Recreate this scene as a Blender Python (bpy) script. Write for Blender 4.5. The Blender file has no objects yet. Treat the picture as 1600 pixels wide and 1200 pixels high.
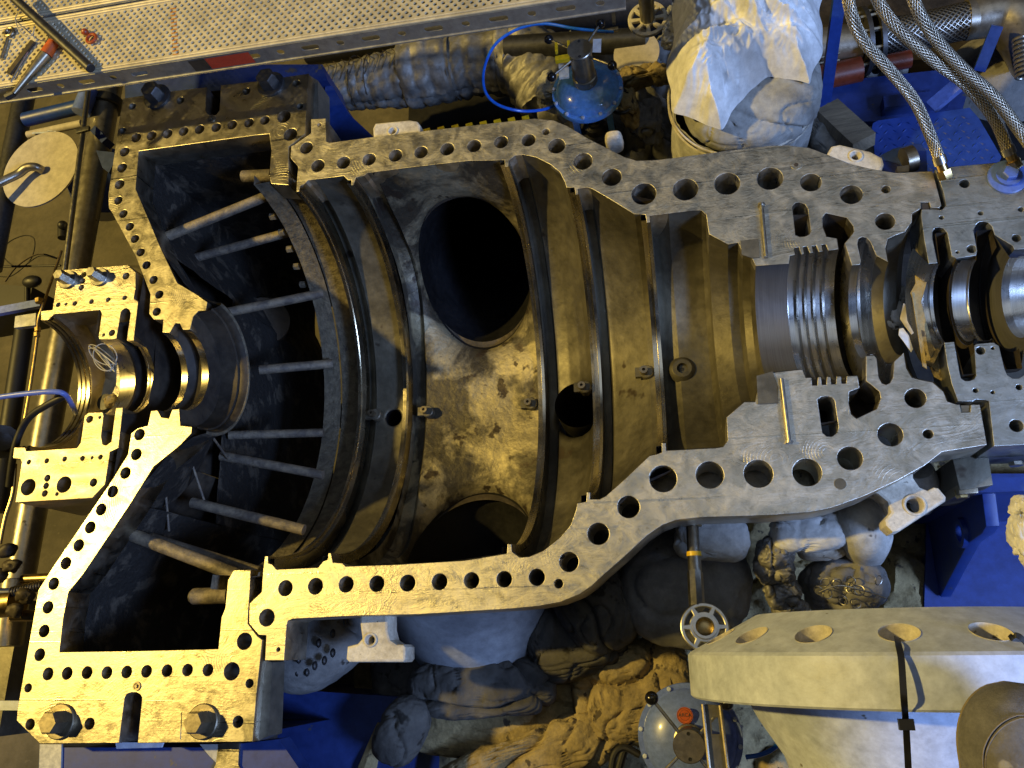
import bpy, bmesh, math, random
import numpy as np
from mathutils import Vector, Matrix, noise
random.seed(7)
PI = math.pi
S = bpy.context.scene
COL = S.collection
# ------------------------------------------------------------------ camera
F = 1252.7868
RM = Matrix(((0.9768930086, 0.0746285555, 0.2002763803), (-0.0084132486, 0.9497589820, -0.3128691315), (-0.2135632624, 0.3039546921, 0.9284407779)))
CAM = Vector((0.0, -0.8002584, 2.0))
cd = bpy.data.cameras.new('camera'); cam = bpy.data.objects.new('camera', cd); COL.objects.link(cam)
cd.sensor_width = 36.0; cd.lens = 36.0 * F / 1600.0; cd.clip_end = 200; cd.clip_start = 0.02
cam.matrix_world = Matrix.Translation(CAM) @ RM.to_4x4()
S.camera = cam
# ------------------------------------------------------------------ world and lamps
w = bpy.data.worlds.new('World'); S.world = w; w.use_nodes = True
bg = w.node_tree.nodes['Background']
bg.inputs[0].default_value = (0.30, 0.36, 0.5, 1); bg.inputs[1].default_value = 0.022
def lamp(name, typ, loc, energy, color, size=None, target=None):
    d = bpy.data.lights.new(name, typ); d.energy = energy; d.color = color
    if typ == 'POINT': d.shadow_soft_size = size
    if typ == 'AREA':
        d.shape = 'RECTANGLE'; d.size = size[0]; d.size_y = size[1]
    o = bpy.data.objects.new(name, d); COL.objects.link(o); o.location = loc
    if target is not None:
        o.rotation_euler = (Vector(target) - Vector(loc)).to_track_quat('-Z', 'Y').to_euler()
    return o
lamp('sodium_hall_lamp', 'POINT', (-7.0, 0.75, 6.1), 3500, (1.0, 0.71, 0.18), 0.15)
lamp('daylight_window', 'AREA', (4.2, -2.4, 3.4), 400, (0.36, 0.54, 1.0), (1.6, 1.1), (0.2, -0.2, -.1))
lamp('overhead_fill_light', 'AREA', (1.3, 1.3, 6.5), 52, (0.74, 0.85, 1.0), (6.0, 4.5), (1.3, 1.3, 0))  # unseen overhead panel, added so the right joint faces reflect grey
S.view_settings.view_transform = 'Standard'; S.view_settings.look = 'None'
S.view_settings.exposure = 0; S.view_settings.gamma = 1
S.view_settings.use_curve_mapping = False
# ------------------------------------------------------------------ measuring helpers
def at(u, v, z=0.0):
    d = RM @ Vector(((u - 800) / F, (600 - v) / F, -1)); t = (z - CAM.z) / d.z
    return CAM + d * t
def px(n, u, v, z=0.0):                       # n photo pixels in metres at that spot
    return (at(u + n, v, z) - at(u, v, z)).length
def on_bore(u, v, r):                         # point of the bore wall of radius r
    d = (RM @ Vector(((u - 800) / F, (600 - v) / F, -1))).normalized()
    a = d.y**2 + d.z**2; b = 2 * (CAM.y*d.y + CAM.z*d.z); c = CAM.y**2 + CAM.z**2 - r*r
    t = (-b + math.sqrt(max(0, b*b - 4*a*c))) / 2 / a
    return CAM + d * t
# ------------------------------------------------------------------ materials
def new_mat(name):
    m = bpy.data.materials.new(name); m.use_nodes = True
    nt = m.node_tree; b = nt.nodes['Principled BSDF']
    return m, nt, b
def N(nt, typ, **kw):
    n = nt.nodes.new(typ)
    for k, v in kw.items():
        if k.startswith('i_'): n.inputs[k[2:].replace('_', ' ')].default_value = v
        elif k.startswith('n_'): n.inputs[int(k[2:])].default_value = v
        else: setattr(n, k, v)
    return n
def ramp(nt, src, stops):
    r = nt.nodes.new('ShaderNodeValToRGB'); e = r.color_ramp.elements
    while len(e) < len(stops): e.new(0.5)
    for el, (p, c) in zip(e, stops):
        el.position = p; el.color = c if len(c) == 4 else (*c, 1)
    nt.links.new(src, r.inputs[0]); return r.outputs[0]
def coords(nt, rot=(0,0,0), sc=(1,1,1)):
    g = nt.nodes.new('ShaderNodeTexCoord'); mp = N(nt, 'ShaderNodeMapping')
    mp.inputs['Rotation'].default_value = rot; mp.inputs['Scale'].default_value = sc
    nt.links.new(g.outputs['Object'], mp.inputs['Vector']); return mp.outputs[0]
def noise_n(nt, co, scale, detail=4, rough=.55, dist=0):
    n = N(nt, 'ShaderNodeTexNoise', i_Scale=scale, i_Detail=detail, i_Roughness=rough, i_Distortion=dist)
    nt.links.new(co, n.inputs['Vector']); return n.outputs['Fac']
def mixc(nt, fac, a, b, mode='MIX'):
    m = nt.nodes.new('ShaderNodeMix'); m.data_type = 'RGBA'; m.blend_type = mode
    for val, idx in ((fac, 0), (a, 6), (b, 7)):
        if hasattr(val, 'is_linked') or hasattr(val, 'links'): nt.links.new(val, m.inputs[idx])
        elif idx == 0: m.inputs[0].default_value = val
        else: m.inputs[idx].default_value = (*val, 1) if len(val) == 3 else val
    return m.outputs[2]
def math_n(nt, op, a, b=0.0, clamp=False):
    m = N(nt, 'ShaderNodeMath', operation=op, use_clamp=clamp)
    for i, val in enumerate((a, b)):
        if hasattr(val, 'links'): nt.links.new(val, m.inputs[i])
        else: m.inputs[i].default_value = val
    return m.outputs[0]
def bump_n(nt, h, strength, dist, prev=None):
    b = N(nt, 'ShaderNodeBump', i_Strength=strength, i_Distance=dist)
    nt.links.new(h, b.inputs['Height'])
    if prev is not None: nt.links.new(prev, b.inputs['Normal'])
    return b.outputs[0]
def dull(name, c1, c2, scale=6, lo=.4, hi=.6, rough=.6, rough2=None, metal=0.0, bump=.4, bscale=60, bdist=.003, speck=None, coat=0.0, streak=(1,1,1)):
    """two tones of dirt over each other, fine grain bump"""
    m, nt, b = new_mat(name); co = coords(nt, sc=streak); L = nt.links
    n1 = noise_n(nt, co, scale, 8, .62, .4)
    col = ramp(nt, n1, [(lo, c1), (hi, c2)])
    n3 = noise_n(nt, co, scale*7, 6, .7)
    var = ramp(nt, n3, [(.3, (.72,.72,.72)), (.7, (1.15,1.15,1.15))])
    col = mixc(nt, 1.0, col, var, 'MULTIPLY')
    if speck:
        n2 = noise_n(nt, co, speck[1], 3, .6)
        col = mixc(nt, ramp(nt, n2, [(speck[2], (0,0,0)), (speck[2]+.05, (1,1,1))]), col, speck[0])
    L.new(col, b.inputs['Base Color'])
    r2 = rough2 if rough2 is not None else min(1, rough + .12)
    L.new(ramp(nt, n3, [(.3, (rough,)*3), (.7, (r2,)*3)]), b.inputs['Roughness'])
    b.inputs['Metallic'].default_value = metal
    b.inputs['Coat Weight'].default_value = coat
    if coat: b.inputs['Coat Roughness'].default_value = .12
    nb = noise_n(nt, co, bscale, 6, .65)
    L.new(bump_n(nt, nb, bump, bdist), b.inputs['Normal'])
    return m
def machined(name, base, rough, metal=1.0, arcs=.35, lines=.5, stain=(.30,.25,.18), stain_amt=.35, line_rot=.3, streak=.35, vary=.06):
    """milled joint face: long tool lines, grinder arcs, smudges"""
    m, nt, b = new_mat(name); L = nt.links
    co = coords(nt)
    big = noise_n(nt, co, 3.2, 6, .6, .5)
    mid = noise_n(nt, co, 19, 6, .65, .8)
    fine = noise_n(nt, co, 160, 3, .6)
    # long scratches
    c1 = coords(nt, (0,0,-line_rot), (.9, 75, .9)); s1 = noise_n(nt, c1, 1.0, 2, .5, .05)
    c2 = coords(nt, (0,0,.9), (5, 150, 5)); s2 = noise_n(nt, c2, 1.0, 2, .6, .4)
    scr = math_n(nt, 'MAXIMUM', ramp(nt, s1, [(.64, (0,0,0)), (.70, (.8,.8,.8))]), ramp(nt, s2, [(.68, (0,0,0)), (.74, (.6,.6,.6))]))
    # grinder arcs: rings round scattered centres
    vo = N(nt, 'ShaderNodeTexVoronoi', i_Scale=5.5, i_Randomness=1.0); L.new(co, vo.inputs['Vector'])
    ring = math_n(nt, 'SINE', math_n(nt, 'MULTIPLY', vo.outputs['Distance'], 170.0))
    mask = ramp(nt, noise_n(nt, co, 7, 3, .5), [(.56, (0,0,0)), (.70, (.6,.6,.6))])
    arc = math_n(nt, 'MULTIPLY', ramp(nt, ring, [(.75, (0,0,0)), (1.0, (1,1,1))]), mask)
    col = ramp(nt, mid, [(.25, tuple(c*.66 for c in base)), (.75, tuple(min(1,c*1.12) for c in base))])
    col = mixc(nt, math_n(nt, 'MULTIPLY', ramp(nt, big, [(.45, (0,0,0)), (.7, (1,1,1))]), stain_amt), col, stain)
    grit = ramp(nt, noise_n(nt, co, 48, 5, .7), [(.30, (.72,.70,.66)), (.45, (1,1,1))])
    col = mixc(nt, 1.0, col, grit, 'MULTIPLY')
    L.new(col, b.inputs['Base Color'])
    r = math_n(nt, 'ADD', ramp(nt, mid, [(.3, (rough-vary,)*3), (.7, (rough+vary*1.6,)*3)]), math_n(nt, 'MULTIPLY', scr, -.16))
    L.new(r, b.inputs['Roughness'])
    b.inputs['Metallic'].default_value = metal
    h = math_n(nt, 'ADD', math_n(nt, 'MULTIPLY', scr, lines), math_n(nt, 'MULTIPLY', arc, arcs))
    c3 = coords(nt, (0,0,.35), (7, 16, 7)); br = noise_n(nt, c3, 1.0, 7, .72, 2.5)
    n0 = bump_n(nt, big, .10, .03); n0 = bump_n(nt, br, streak, .010, n0); n1 = bump_n(nt, fine, .15, .0012, n0)
    L.new(bump_n(nt, h, .6, .0015, n1), b.inputs['Normal'])
    return m
def turned(name, base, rough, metal=1.0, freq=1.0, dirt=.3):
    """turned bore: fine rings round the x axis"""
    m, nt, b = new_mat(name); L = nt.links
    c = coords(nt, sc=(420*freq, 6, 6)); t = noise_n(nt, c, 1.0, 2, .6)
    co = coords(nt); d = noise_n(nt, co, 11, 7, .65, .6)
    col = ramp(nt, t, [(.3, tuple(x*.7 for x in base)), (.7, base)])
    col = mixc(nt, math_n(nt, 'MULTIPLY', ramp(nt, d, [(.5, (0,0,0)), (.66, (1,1,1))]), dirt), col, (.12,.09,.06))
    L.new(col, b.inputs['Base Color'])
    L.new(ramp(nt, d, [(.35, (rough,)*3), (.7, (rough+.15,)*3)]), b.inputs['Roughness'])
    b.inputs['Metallic'].default_value = metal
    L.new(bump_n(nt, t, .22, .0006), b.inputs['Normal'])
    return m
def plain(name, c, rough=.5, metal=0.0, bump=.15, bscale=90, coat=0.0, var=.8):
    return dull(name, tuple(x*var for x in c), c, 9, .3, .7, rough, rough+.1, metal, bump, bscale, .001, coat=coat)
M = {}
M['flange'] = machined('milled_steel', (.63,.595,.505), .41, arcs=.7, lines=.18, line_rot=.33, streak=.24, stain_amt=.3, vary=.10)
M['exflange'] = machined('milled_steel_clean', (.50,.465,.385), .35, arcs=.6, lines=.2, stain_amt=.3, line_rot=1.1, streak=.06, vary=.09)
M['bearing_face'] = machined('bearing_joint_face', (.50,.46,.37), .38, arcs=.1, lines=.15, stain_amt=.2)
M['rightface'] = machined('pedestal_joint_face', (.56,.57,.54), .42, streak=.14, arcs=.2, lines=.25, stain=(.2,.19,.16), stain_amt=.5, line_rot=.8)
M['cast'] = dull('dusty_cast_bore', (.060,.055,.043), (.215,.198,.150), 4, .3, .68, .42, .62, .55, .5, 34, .003, speck=((.05,.038,.028), 9, .66))
M['cast_patch'] = dull('scaled_cast_saddle', (.07,.062,.047), (.34,.30,.20), 6, .44, .56, .42, .6, .5, .9, 26, .006, speck=((.05,.038,.028), 14, .60))
M['cast_dark'] = dull('dark_oxide', (.035,.030,.026), (.085,.068,.05), 6, .4, .6, .5, .65, .4, .5, 40, .003)
M['void'] = plain('unlit_black', (.001,.001,.001), .9)
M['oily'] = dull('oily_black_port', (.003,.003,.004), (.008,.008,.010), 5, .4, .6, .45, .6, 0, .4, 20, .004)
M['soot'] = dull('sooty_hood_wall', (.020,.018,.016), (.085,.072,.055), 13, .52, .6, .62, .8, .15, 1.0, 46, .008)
M['ledge'] = dull('pitted_diffuser', (.07,.06,.045), (.22,.19,.13), 34, .3, .7, .6, .8, .2, 1.0, 55, .007)
M['ring'] = turned('polished_ring', (.74,.68,.55), .19, dirt=.3)
M['ring_side'] = turned('dark_ring_side', (.10,.088,.075), .35, dirt=.3)
M['bore'] = turned('ground_bore', (.64,.625,.59), .22, dirt=.12)
M['bore_dull'] = turned('grey_bore', (.20,.20,.205), .38, metal=.7, dirt=.1)
M['bearing'] = turned('white_metal_bearing', (.74,.68,.55), .24, dirt=.1)
M['rod'] = dull('scaly_stay_rod', (.12,.105,.09), (.26,.22,.16), 20, .4, .6, .55, .7, .3, .9, 60, .004)
M['steel'] = plain('bare_steel', (.5,.48,.43), .3, 1.0)
M['dark_steel'] = plain('dark_steel', (.10,.10,.105), .4, .8)
M['bolt'] = plain('oiled_bolt', (.30,.26,.19), .33, .9, .3, 60)
M['black'] = plain('black_rubber', (.014,.014,.016), .45)
M['blackball'] = plain('black_gloss', (.012,.012,.014), .12)
M['blue'] = dull('blue_machine_paint', (.010,.036,.20), (.015,.052,.28), 5, .3, .7, .38, .5, 0, .25, 30, .001, speck=((.05,.06,.10), 24, .68))
M['blue_dark'] = dull('blue_frame_paint', (.012,.028,.14), (.018,.045,.20), 5, .3, .7, .42, .55, 0, .25, 30, .001, speck=((.06,.06,.07), 20, .66))
M['blue_gloss'] = plain('blue_actuator_enamel', (.13,.36,.95), .16, 0, .03, 20, coat=.6)
M['blue_violet'] = plain('blue_actuator_enamel_dusty', (.15,.22,.62), .3, 0, .05, 20, coat=.3)
M['cover_blue'] = plain('blue_marked_cover', (.10,.17,.50), .35)
M['hose_blue'] = plain('blue_air_hose', (.01,.13,.70), .28, 0, .0, 20)
M['white_paint'] = dull('worn_blue_tinted_white', (.42,.48,.62), (.55,.61,.76), 5, .3, .55, .4, .55, 0, .3, 50, .002, speck=((.16,.14,.11), 30, .71))  # white paint tinted blue to stand in for cool light
M['lug'] = dull('lug_cream_paint', (.40,.36,.29), (.62,.58,.49), 12, .38, .55, .5, .65, 0, .5, 50, .003, speck=((.10,.09,.07), 34, .66))
M['belly'] = dull('smudged_grey_shell', (.22,.24,.28), (.40,.43,.48), 5, .35, .65, .5, .65, 0, .3, 30, .002)
M['cloth_white'] = dull('white_insulation_cloth', (.34,.34,.32), (.56,.56,.54), 6, .35, .6, .75, .9, 0, .6, 70, .004, speck=((.07,.065,.06), 16, .66))
M['pad_cloth'] = dull('grey_pad_cloth', (.22,.22,.21), (.38,.38,.36), 6, .35, .6, .75, .9, 0, .6, 70, .004)
M['cloth_shade'] = dull('shaded_grubby_cloth', (.05,.048,.045), (.11,.105,.095), 6, .35, .65, .8, .95, 0, .8, 50, .005, speck=((.02,.018,.015), 14, .62))  # darker copy of the grey cloth, shade below the casing put into the colour
M['cloth_grey'] = dull('grey_insulation_cloth', (.13,.13,.13), (.24,.235,.225), 6, .35, .65, .75, .9, 0, .6, 50, .005, speck=((.05,.045,.04), 14, .64))
M['dust'] = dull('dust_caked_blanket', (.22,.17,.08), (.38,.30,.15), 9, .35, .65, .85, .95, 0, 1.0, 40, .008, speck=((.07,.055,.035), 22, .62))
M['silver_cloth'] = dull('silver_quilted_cloth', (.16,.155,.145), (.30,.29,.27), 8, .35, .65, .42, .6, .35, .6, 50, .004)
M['galv'] = dull('galvanised_plank', (.48,.42,.28), (.68,.61,.43), 4, .3, .7, .42, .55, .25, .2, 50, .001, speck=((.26,.23,.18), 60, .70))
M['galv_side'] = dull('galvanised_side', (.30,.30,.29), (.44,.44,.42), 7, .3, .7, .38, .5, .7, .2, 50, .001)
M['concrete'] = dull('concrete_floor', (.065,.06,.048), (.13,.115,.09), 3, .3, .7, .8, .9, 0, .5, 60, .004, speck=((.10,.09,.07), 26, .64))
M['wood'] = dull('old_timber', (.13,.105,.07), (.25,.20,.13), 6, .35, .65, .75, .9, 0, .7, 40, .004, streak=(1,9,1))
M['orange'] = plain('orange_paint', (.55,.10,.012), .5)
M['red_label'] = dull('red_label_print', (.50,.045,.02), (.60,.075,.03), 40, .3, .7, .5, .6, 0, .0)
M['red_ring'] = dull('red_brown_lacquer', (.28,.035,.012), (.40,.08,.02), 30, .3, .7, .3, .45, 0, .3)
M['orange_pipe'] = plain('red_orange_pipe_paint', (.20,.035,.012), .35)
M['yellow'] = plain('yellow_plastic', (.75,.48,.01), .35)
M['tag'] = plain('pale_tag', (.55,.60,.66), .4)
M['tape'] = plain('silver_tape', (.45,.46,.48), .3, .3)
M['plastic_sheet'] = dull('white_plastic_sheet', (.66,.66,.65), (.80,.80,.79), 4, .3, .7, .38, .5, 0, .4, 16, .004)
M['brass'] = plain('brass_fitting', (.50,.36,.15), .28, 1.0)
M['pipe_grey'] = dull('grey_steel_pipe', (.25,.235,.20), (.38,.35,.29), 5, .3, .7, .30, .42, .8, .15, 40, .001, speck=((.12,.10,.07), 26, .68))
M['beige'] = dull('beige_cover', (.42,.38,.31), (.52,.48,.40), 5, .3, .7, .6, .7, 0, .15)
M['wire'] = plain('grey_wire', (.45,.43,.38), .4)
M['boot_fabric'] = dull('grey_shoe_mesh', (.10,.10,.115), (.17,.17,.19), 20, .3, .7, .8, .9, 0, .8, 420, .002)
M['boot_suede'] = dull('grey_shoe_suede', (.11,.105,.11), (.19,.185,.19), 14, .3, .7, .8, .9, 0, .5, 160, .002, speck=((.27,.26,.25), 20, .64))
M['boot_sole'] = dull('tan_shoe_sole', (.17,.14,.10), (.25,.21,.16), 14, .3, .7, .7, .8, 0, .3)
M['plank_mark'] = plain('orange_spray_mark', (.55,.22,.02), .55)
# the diamond plate has its own raised lozenges (mesh); braid bump
def braid(name, base, k=260, st=9):
    m, nt, b = new_mat(name); L = nt.links
    uv = nt.nodes.new('ShaderNodeUVMap'); mp = N(nt, 'ShaderNodeMapping'); L.new(uv.outputs[0], mp.inputs[0])
    h = None
    for s in (1, -1):
        sp = N(nt, 'ShaderNodeSeparateXYZ'); L.new(mp.outputs[0], sp.inputs[0])
        a = math_n(nt, 'ADD', math_n(nt, 'MULTIPLY', sp.outputs[0], 2*PI*st*s), math_n(nt, 'MULTIPLY', sp.outputs[1], k))
        sn = math_n(nt, 'SINE', a)
        h = sn if h is None else math_n(nt, 'MAXIMUM', h, sn)
    L.new(ramp(nt, h, [(0.0, tuple(c*.25 for c in base)), (.75, base)]), b.inputs['Base Color'])
    b.inputs['Metallic'].default_value = .9; b.inputs['Roughness'].default_value = .34
    L.new(bump_n(nt, h, .9, .0015), b.inputs['Normal'])
    return m
M['braid'] = braid('braided_steel_hose', (.62,.55,.42), 420, 14)
M['braid_dark'] = braid('braided_expansion_joint', (.34,.32,.28), 330, 22)
# ------------------------------------------------------------------ mesh helpers
def link_mesh(name, me, mat, parent=None, sharp=35):
    o = bpy.data.objects.new(name, me); COL.objects.link(o)
    if mat: 
        me.materials.clear(); me.materials.append(M[mat])
    me.shade_smooth()
    me.set_sharp_from_angle(angle=math.radians(sharp))
    if parent is not None:
        o.parent = parent; 
        pm = parent
        inv = Matrix.Identity(4)
        chain = parent
        mw = Matrix.Identity(4)
        while chain is not None:
            mw = chain.matrix_parent_inverse @ Matrix.LocRotScale(chain.location, chain.rotation_euler, chain.scale) @ mw if chain.parent else Matrix.LocRotScale(chain.location, chain.rotation_euler, chain.scale) @ mw
            chain = chain.parent
        o.matrix_parent_inverse = mw.inverted()
    return o
def thing(name, label, cat, loc=(0,0,0), group=None):
    o = bpy.data.objects.new(name, None); COL.objects.link(o); o.location = loc
    o.empty_display_size = .05
    o['label'] = label; o['category'] = cat
    if group: o['group'] = group
    return o
def tag(o, label, cat, group=None):
    o['label'] = label; o['category'] = cat
    if group: o['group'] = group
    return o
def frame_of(d):
    d = Vector(d).normalized(); up = Vector((0,0,1)) if abs(d.z) < .95 else Vector((0,1,0))
    x = d.cross(up).normalized(); y = x.cross(d).normalized()   # x,y across d
    return x, y, d
class MB:
    def __init__(s): s.v = []; s.f = []; s.uv = []
    def add(s, vs, fs):
        o = len(s.v); s.v += [tuple(v) for v in vs]; s.f += [tuple(i + o for i in f) for f in fs]; return s
    def box(s, c, size, rot=None):
        c = Vector(c); R = rot or Matrix.Identity(3); h = Vector(size) / 2
        vs = [c + R @ Vector((a*h.x, b*h.y, d*h.z)) for a in (-1,1) for b in (-1,1) for d in (-1,1)]
        return s.add(vs, [(0,1,3,2),(4,6,7,5),(0,4,5,1),(2,3,7,6),(0,2,6,4),(1,5,7,3)])
    def slab(s, poly, z0, z1):                 # vertical prism of a convex-ish xy polygon
        n = len(poly); a = sum(poly[i][0]*poly[(i+1)%n][1]-poly[(i+1)%n][0]*poly[i][1] for i in range(n))
        if a < 0: poly = poly[::-1]
        vs = [(p[0],p[1],z0) for p in poly] + [(p[0],p[1],z1) for p in poly]
        fs = [tuple(range(n))[::-1], tuple(range(n, 2*n))] + [(i,(i+1)%n,(i+1)%n+n,i+n) for i in range(n)]
        return s.add(vs, fs)
    def lathe(s, o, axis, prof, n=32, a0=0, a1=2*PI, caps=True):   # prof: (along, radius)
        o = Vector(o); x, y, d = frame_of(axis); full = abs(a1-a0) > 2*PI-1e-4; k = n if full else n+1
        vs = []
        for t, r in prof:
            for i in range(k):
                a = a0 + (a1-a0)*i/n; vs.append(o + d*t + (x*math.cos(a) + y*math.sin(a))*r)
        fs = []
        for j in range(len(prof)-1):
            for i in range(n):
                b = (i+1) % k; fs.append((j*k+i, (j+1)*k+i, (j+1)*k+b, j*k+b))
        if caps and full:
            if prof[0][1] > 1e-5: fs.append(tuple(range(k)))
            if prof[-1][1] > 1e-5: fs.append(tuple((len(prof)-1)*k+i for i in range(k))[::-1])
        return s.add(vs, fs)
    def cyl(s, p, q, r, r2=None, n=24, bev=0):
        p = Vector(p); q = Vector(q); L = (q-p).length; r2 = r if r2 is None else r2
        pr = [(0,r),(L,r2)] if not bev else [(0,r-bev),(bev,r),(L-bev,r2),(L,r2-bev)]
        return s.lathe(p, q-p, pr, n)
    def hexh(s, p, d, r, h):
        return s.lathe(p, d, [(0,r),(h*.85,r),(h,r*.86)], 6)
    def ball(s, c, r, n=16, sc=(1,1,1)):
        c = Vector(c); vs = []; m = n//2
        for j in range(m+1):
            for i in range(n):
                a = PI*j/m; b = 2*PI*i/n
                vs.append(c + Vector((math.sin(a)*math.cos(b)*sc[0], math.sin(a)*math.sin(b)*sc[1], math.cos(a)*sc[2]))*r)
        return s.add(vs, [(j*n+i, (j+1)*n+i, (j+1)*n+(i+1)%n, j*n+(i+1)%n) for j in range(m) for i in range(n)])
    def torus(s, c, axis, R, r, n=40, m=10, a0=0, a1=2*PI, sq=(1,1)):
        c = Vector(c); x, y, d = frame_of(axis); full = abs(a1-a0) > 2*PI-1e-4; k = n if full else n+1; vs = []
        for i in range(k):
            a = a0+(a1-a0)*i/n; e = x*math.cos(a)+y*math.sin(a)
            for j in range(m):
                b = 2*PI*j/m; vs.append(c + e*(R+r*sq[0]*math.cos(b)) + d*(r*sq[1]*math.sin(b)))
        return s.add(vs, [(i*m+j, ((i+1)%k)*m+j, ((i+1)%k)*m+(j+1)%m, i*m+(j+1)%m) for i in range(n) for j in range(m)])
    def tube(s, pts, r, n=10, sub=8, closed=False, caps=True):
        P = smooth_path([Vector(p) for p in pts], sub) if sub > 1 and len(pts) > 2 else [Vector(p) for p in pts]
        rs = r if isinstance(r, (list, tuple)) else None
        d = (P[1]-P[0]).normalized(); x, y, _ = frame_of(d); vs = []; Ltot = 0; o = len(s.v); uvrow = []
        for i, p in enumerate(P):
            t = (P[min(i+1, len(P)-1)] - P[max(i-1, 0)]).normalized()
            x = (x - t*x.dot(t)).normalized(); y = t.cross(x)
            rr = r if rs is None else float(np.interp(i/(len(P)-1), np.linspace(0,1,len(rs)), rs))
            if i: Ltot += (P[i]-P[i-1]).length
            uvrow.append(Ltot)
            for j in range(n):
                a = 2*PI*j/n; vs.append(p + (x*math.cos(a)+y*math.sin(a))*rr)
        fs = [(i*n+j, i*n+(j+1)%n, (i+1)*n+(j+1)%n, (i+1)*n+j) for i in range(len(P)-1) for j in range(n)]
        nside = len(fs)
        if caps: fs += [tuple(range(n))[::-1], tuple((len(P)-1)*n+j for j in range(n))]
        f0 = len(s.f); s.add(vs, fs)
        for k in range(nside):
            i, j = divmod(k, n)
            s.uv.append((f0+k, ((j/n, uvrow[i]), ((j+1)/n, uvrow[i]), ((j+1)/n, uvrow[i+1]), (j/n, uvrow[i+1]))))
        return s
    def build(s, name, mat, parent=None, sharp=35, bevel=0, fix=True):
        me = bpy.data.meshes.new(name); me.from_pydata(s.v, [], s.f)
        if s.uv:
            ul = me.uv_layers.new(name='UVMap')
            for fi, cs in s.uv:
                p = me.polygons[fi]
                for li, c in zip(p.loop_indices, cs): ul.data[li].uv = c
        bm = bmesh.new(); bm.from_mesh(me)
        if fix: bmesh.ops.recalc_face_normals(bm, faces=bm.faces)
        if bevel:
            es = [e for e in bm.edges if len(e.link_faces) == 2 and e.calc_face_angle(0) > .6]
            bmesh.ops.bevel(bm, geom=es, offset=bevel, segments=2, profile=.6, affect='EDGES', clamp_overlap=True)
        bm.to_mesh(me); bm.free()
        return link_mesh(name, me, mat, parent, sharp)
def smooth_path(P, sub):
    out = []
    for i in range(len(P)-1):
        a = P[max(i-1,0)]; b = P[i]; c = P[i+1]; d = P[min(i+2,len(P)-1)]
        for k in range(sub):
            t = k/sub
            out.append(.5*((2*b) + (c-a)*t + (2*a-5*b+4*c-d)*t*t + (3*b-a-3*c+d)*t**3))
    out.append(P[-1]); return out
def circ(c, r, n=28):
    return [(c[0]+r*math.cos(2*PI*i/n), c[1]+r*math.sin(2*PI*i/n)) for i in range(n)]
def prism(name, outer, holes, z0, z1, mat, parent=None, bev=.0012):
    """plate with real openings, edges broken"""
    cu = bpy.data.curves.new(name, 'CURVE'); cu.dimensions = '2D'; cu.fill_mode = 'BOTH'
    for poly in [outer] + holes:
        sp = cu.splines.new('POLY'); sp.points.add(len(poly)-1); sp.use_cyclic_u = True
        for p, q in zip(sp.points, poly): p.co = (q[0], q[1], 0, 1)
    cu.extrude = (z1-z0)/2 - bev; cu.bevel_depth = bev; cu.bevel_resolution = 1; cu.offset = -bev
    o = bpy.data.objects.new(name+'_curve', cu); COL.objects.link(o)
    dg = bpy.context.evaluated_depsgraph_get(); dg.update()
    me = bpy.data.meshes.new_from_object(o.evaluated_get(dg)); me.name = name
    bpy.data.objects.remove(o); bpy.data.curves.remove(cu)
    me.transform(Matrix.Translation((0,0,(z0+z1)/2)))
    return link_mesh(name, me, mat, parent, 28)
def P2(l, z=0.0): return [at(u, v, z)[:2] for u, v in l]
def mir(l): return [(x, -y) for x, y in l]
def revolve(name, prof, mat, parent=None, n=96, a0=0.0, a1=PI, sharp=30, holes=(), step=None, wob=0):
    """lower half of a surface of revolution round the x axis; angle 0 = +y, pi = -y, pi/2 = bottom.
       holes: (x, angle, radius, flare width, flare depth)"""
    if step:
        q = [prof[0]]
        for a, b in zip(prof, prof[1:]):
            k = max(1, int(math.hypot(b[0]-a[0], b[1]-a[1])/step))
            q += [(a[0]+(b[0]-a[0])*i/k, a[1]+(b[1]-a[1])*i/k) for i in range(1, k+1)]
        prof = q
    vs = []; D = []
    for x, r in prof:
        for i in range(n+1):
            a = a0 + (a1-a0)*i/n; xx, aa, rr = x, a, r; dm = 9
            for hx, ha, hr, fw, fd, *kq in holes:
                kq = kq[0] if kq else 1.0
                dx = x-hx; da = (a-ha)*r*kq; d = math.hypot(dx, da)
                if hr < d < hr+fw: rr = max(rr, r + fd*(1-math.sqrt(max(0, 1-((hr+fw-d)/fw)**2))))
                if d <= hr:
                    if d > hr*.86:
                        s_ = hr/d; xx = hx+dx*s_; aa = ha+da*s_/r/kq; rr = r+fd
                    dm = d/hr
            D.append(dm)
            if wob: rr += wob*noise.fractal(Vector((xx*9, aa*5, r*7)), 1.0, 2.0, 4)
            vs.append((xx, rr*math.cos(aa), -rr*math.sin(aa)))
    k = n+1; fs = []
    for j in range(len(prof)-1):
        for i in range(n):
            q = (j*k+i, j*k+i+1, (j+1)*k+i+1, (j+1)*k+i)
            if holes and min(D[t] for t in q) <= .86: continue
            fs.append(q)
    mb = MB(); mb.add(vs, fs)
    return mb.build(name, mat, parent, sharp, fix=False)
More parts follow.
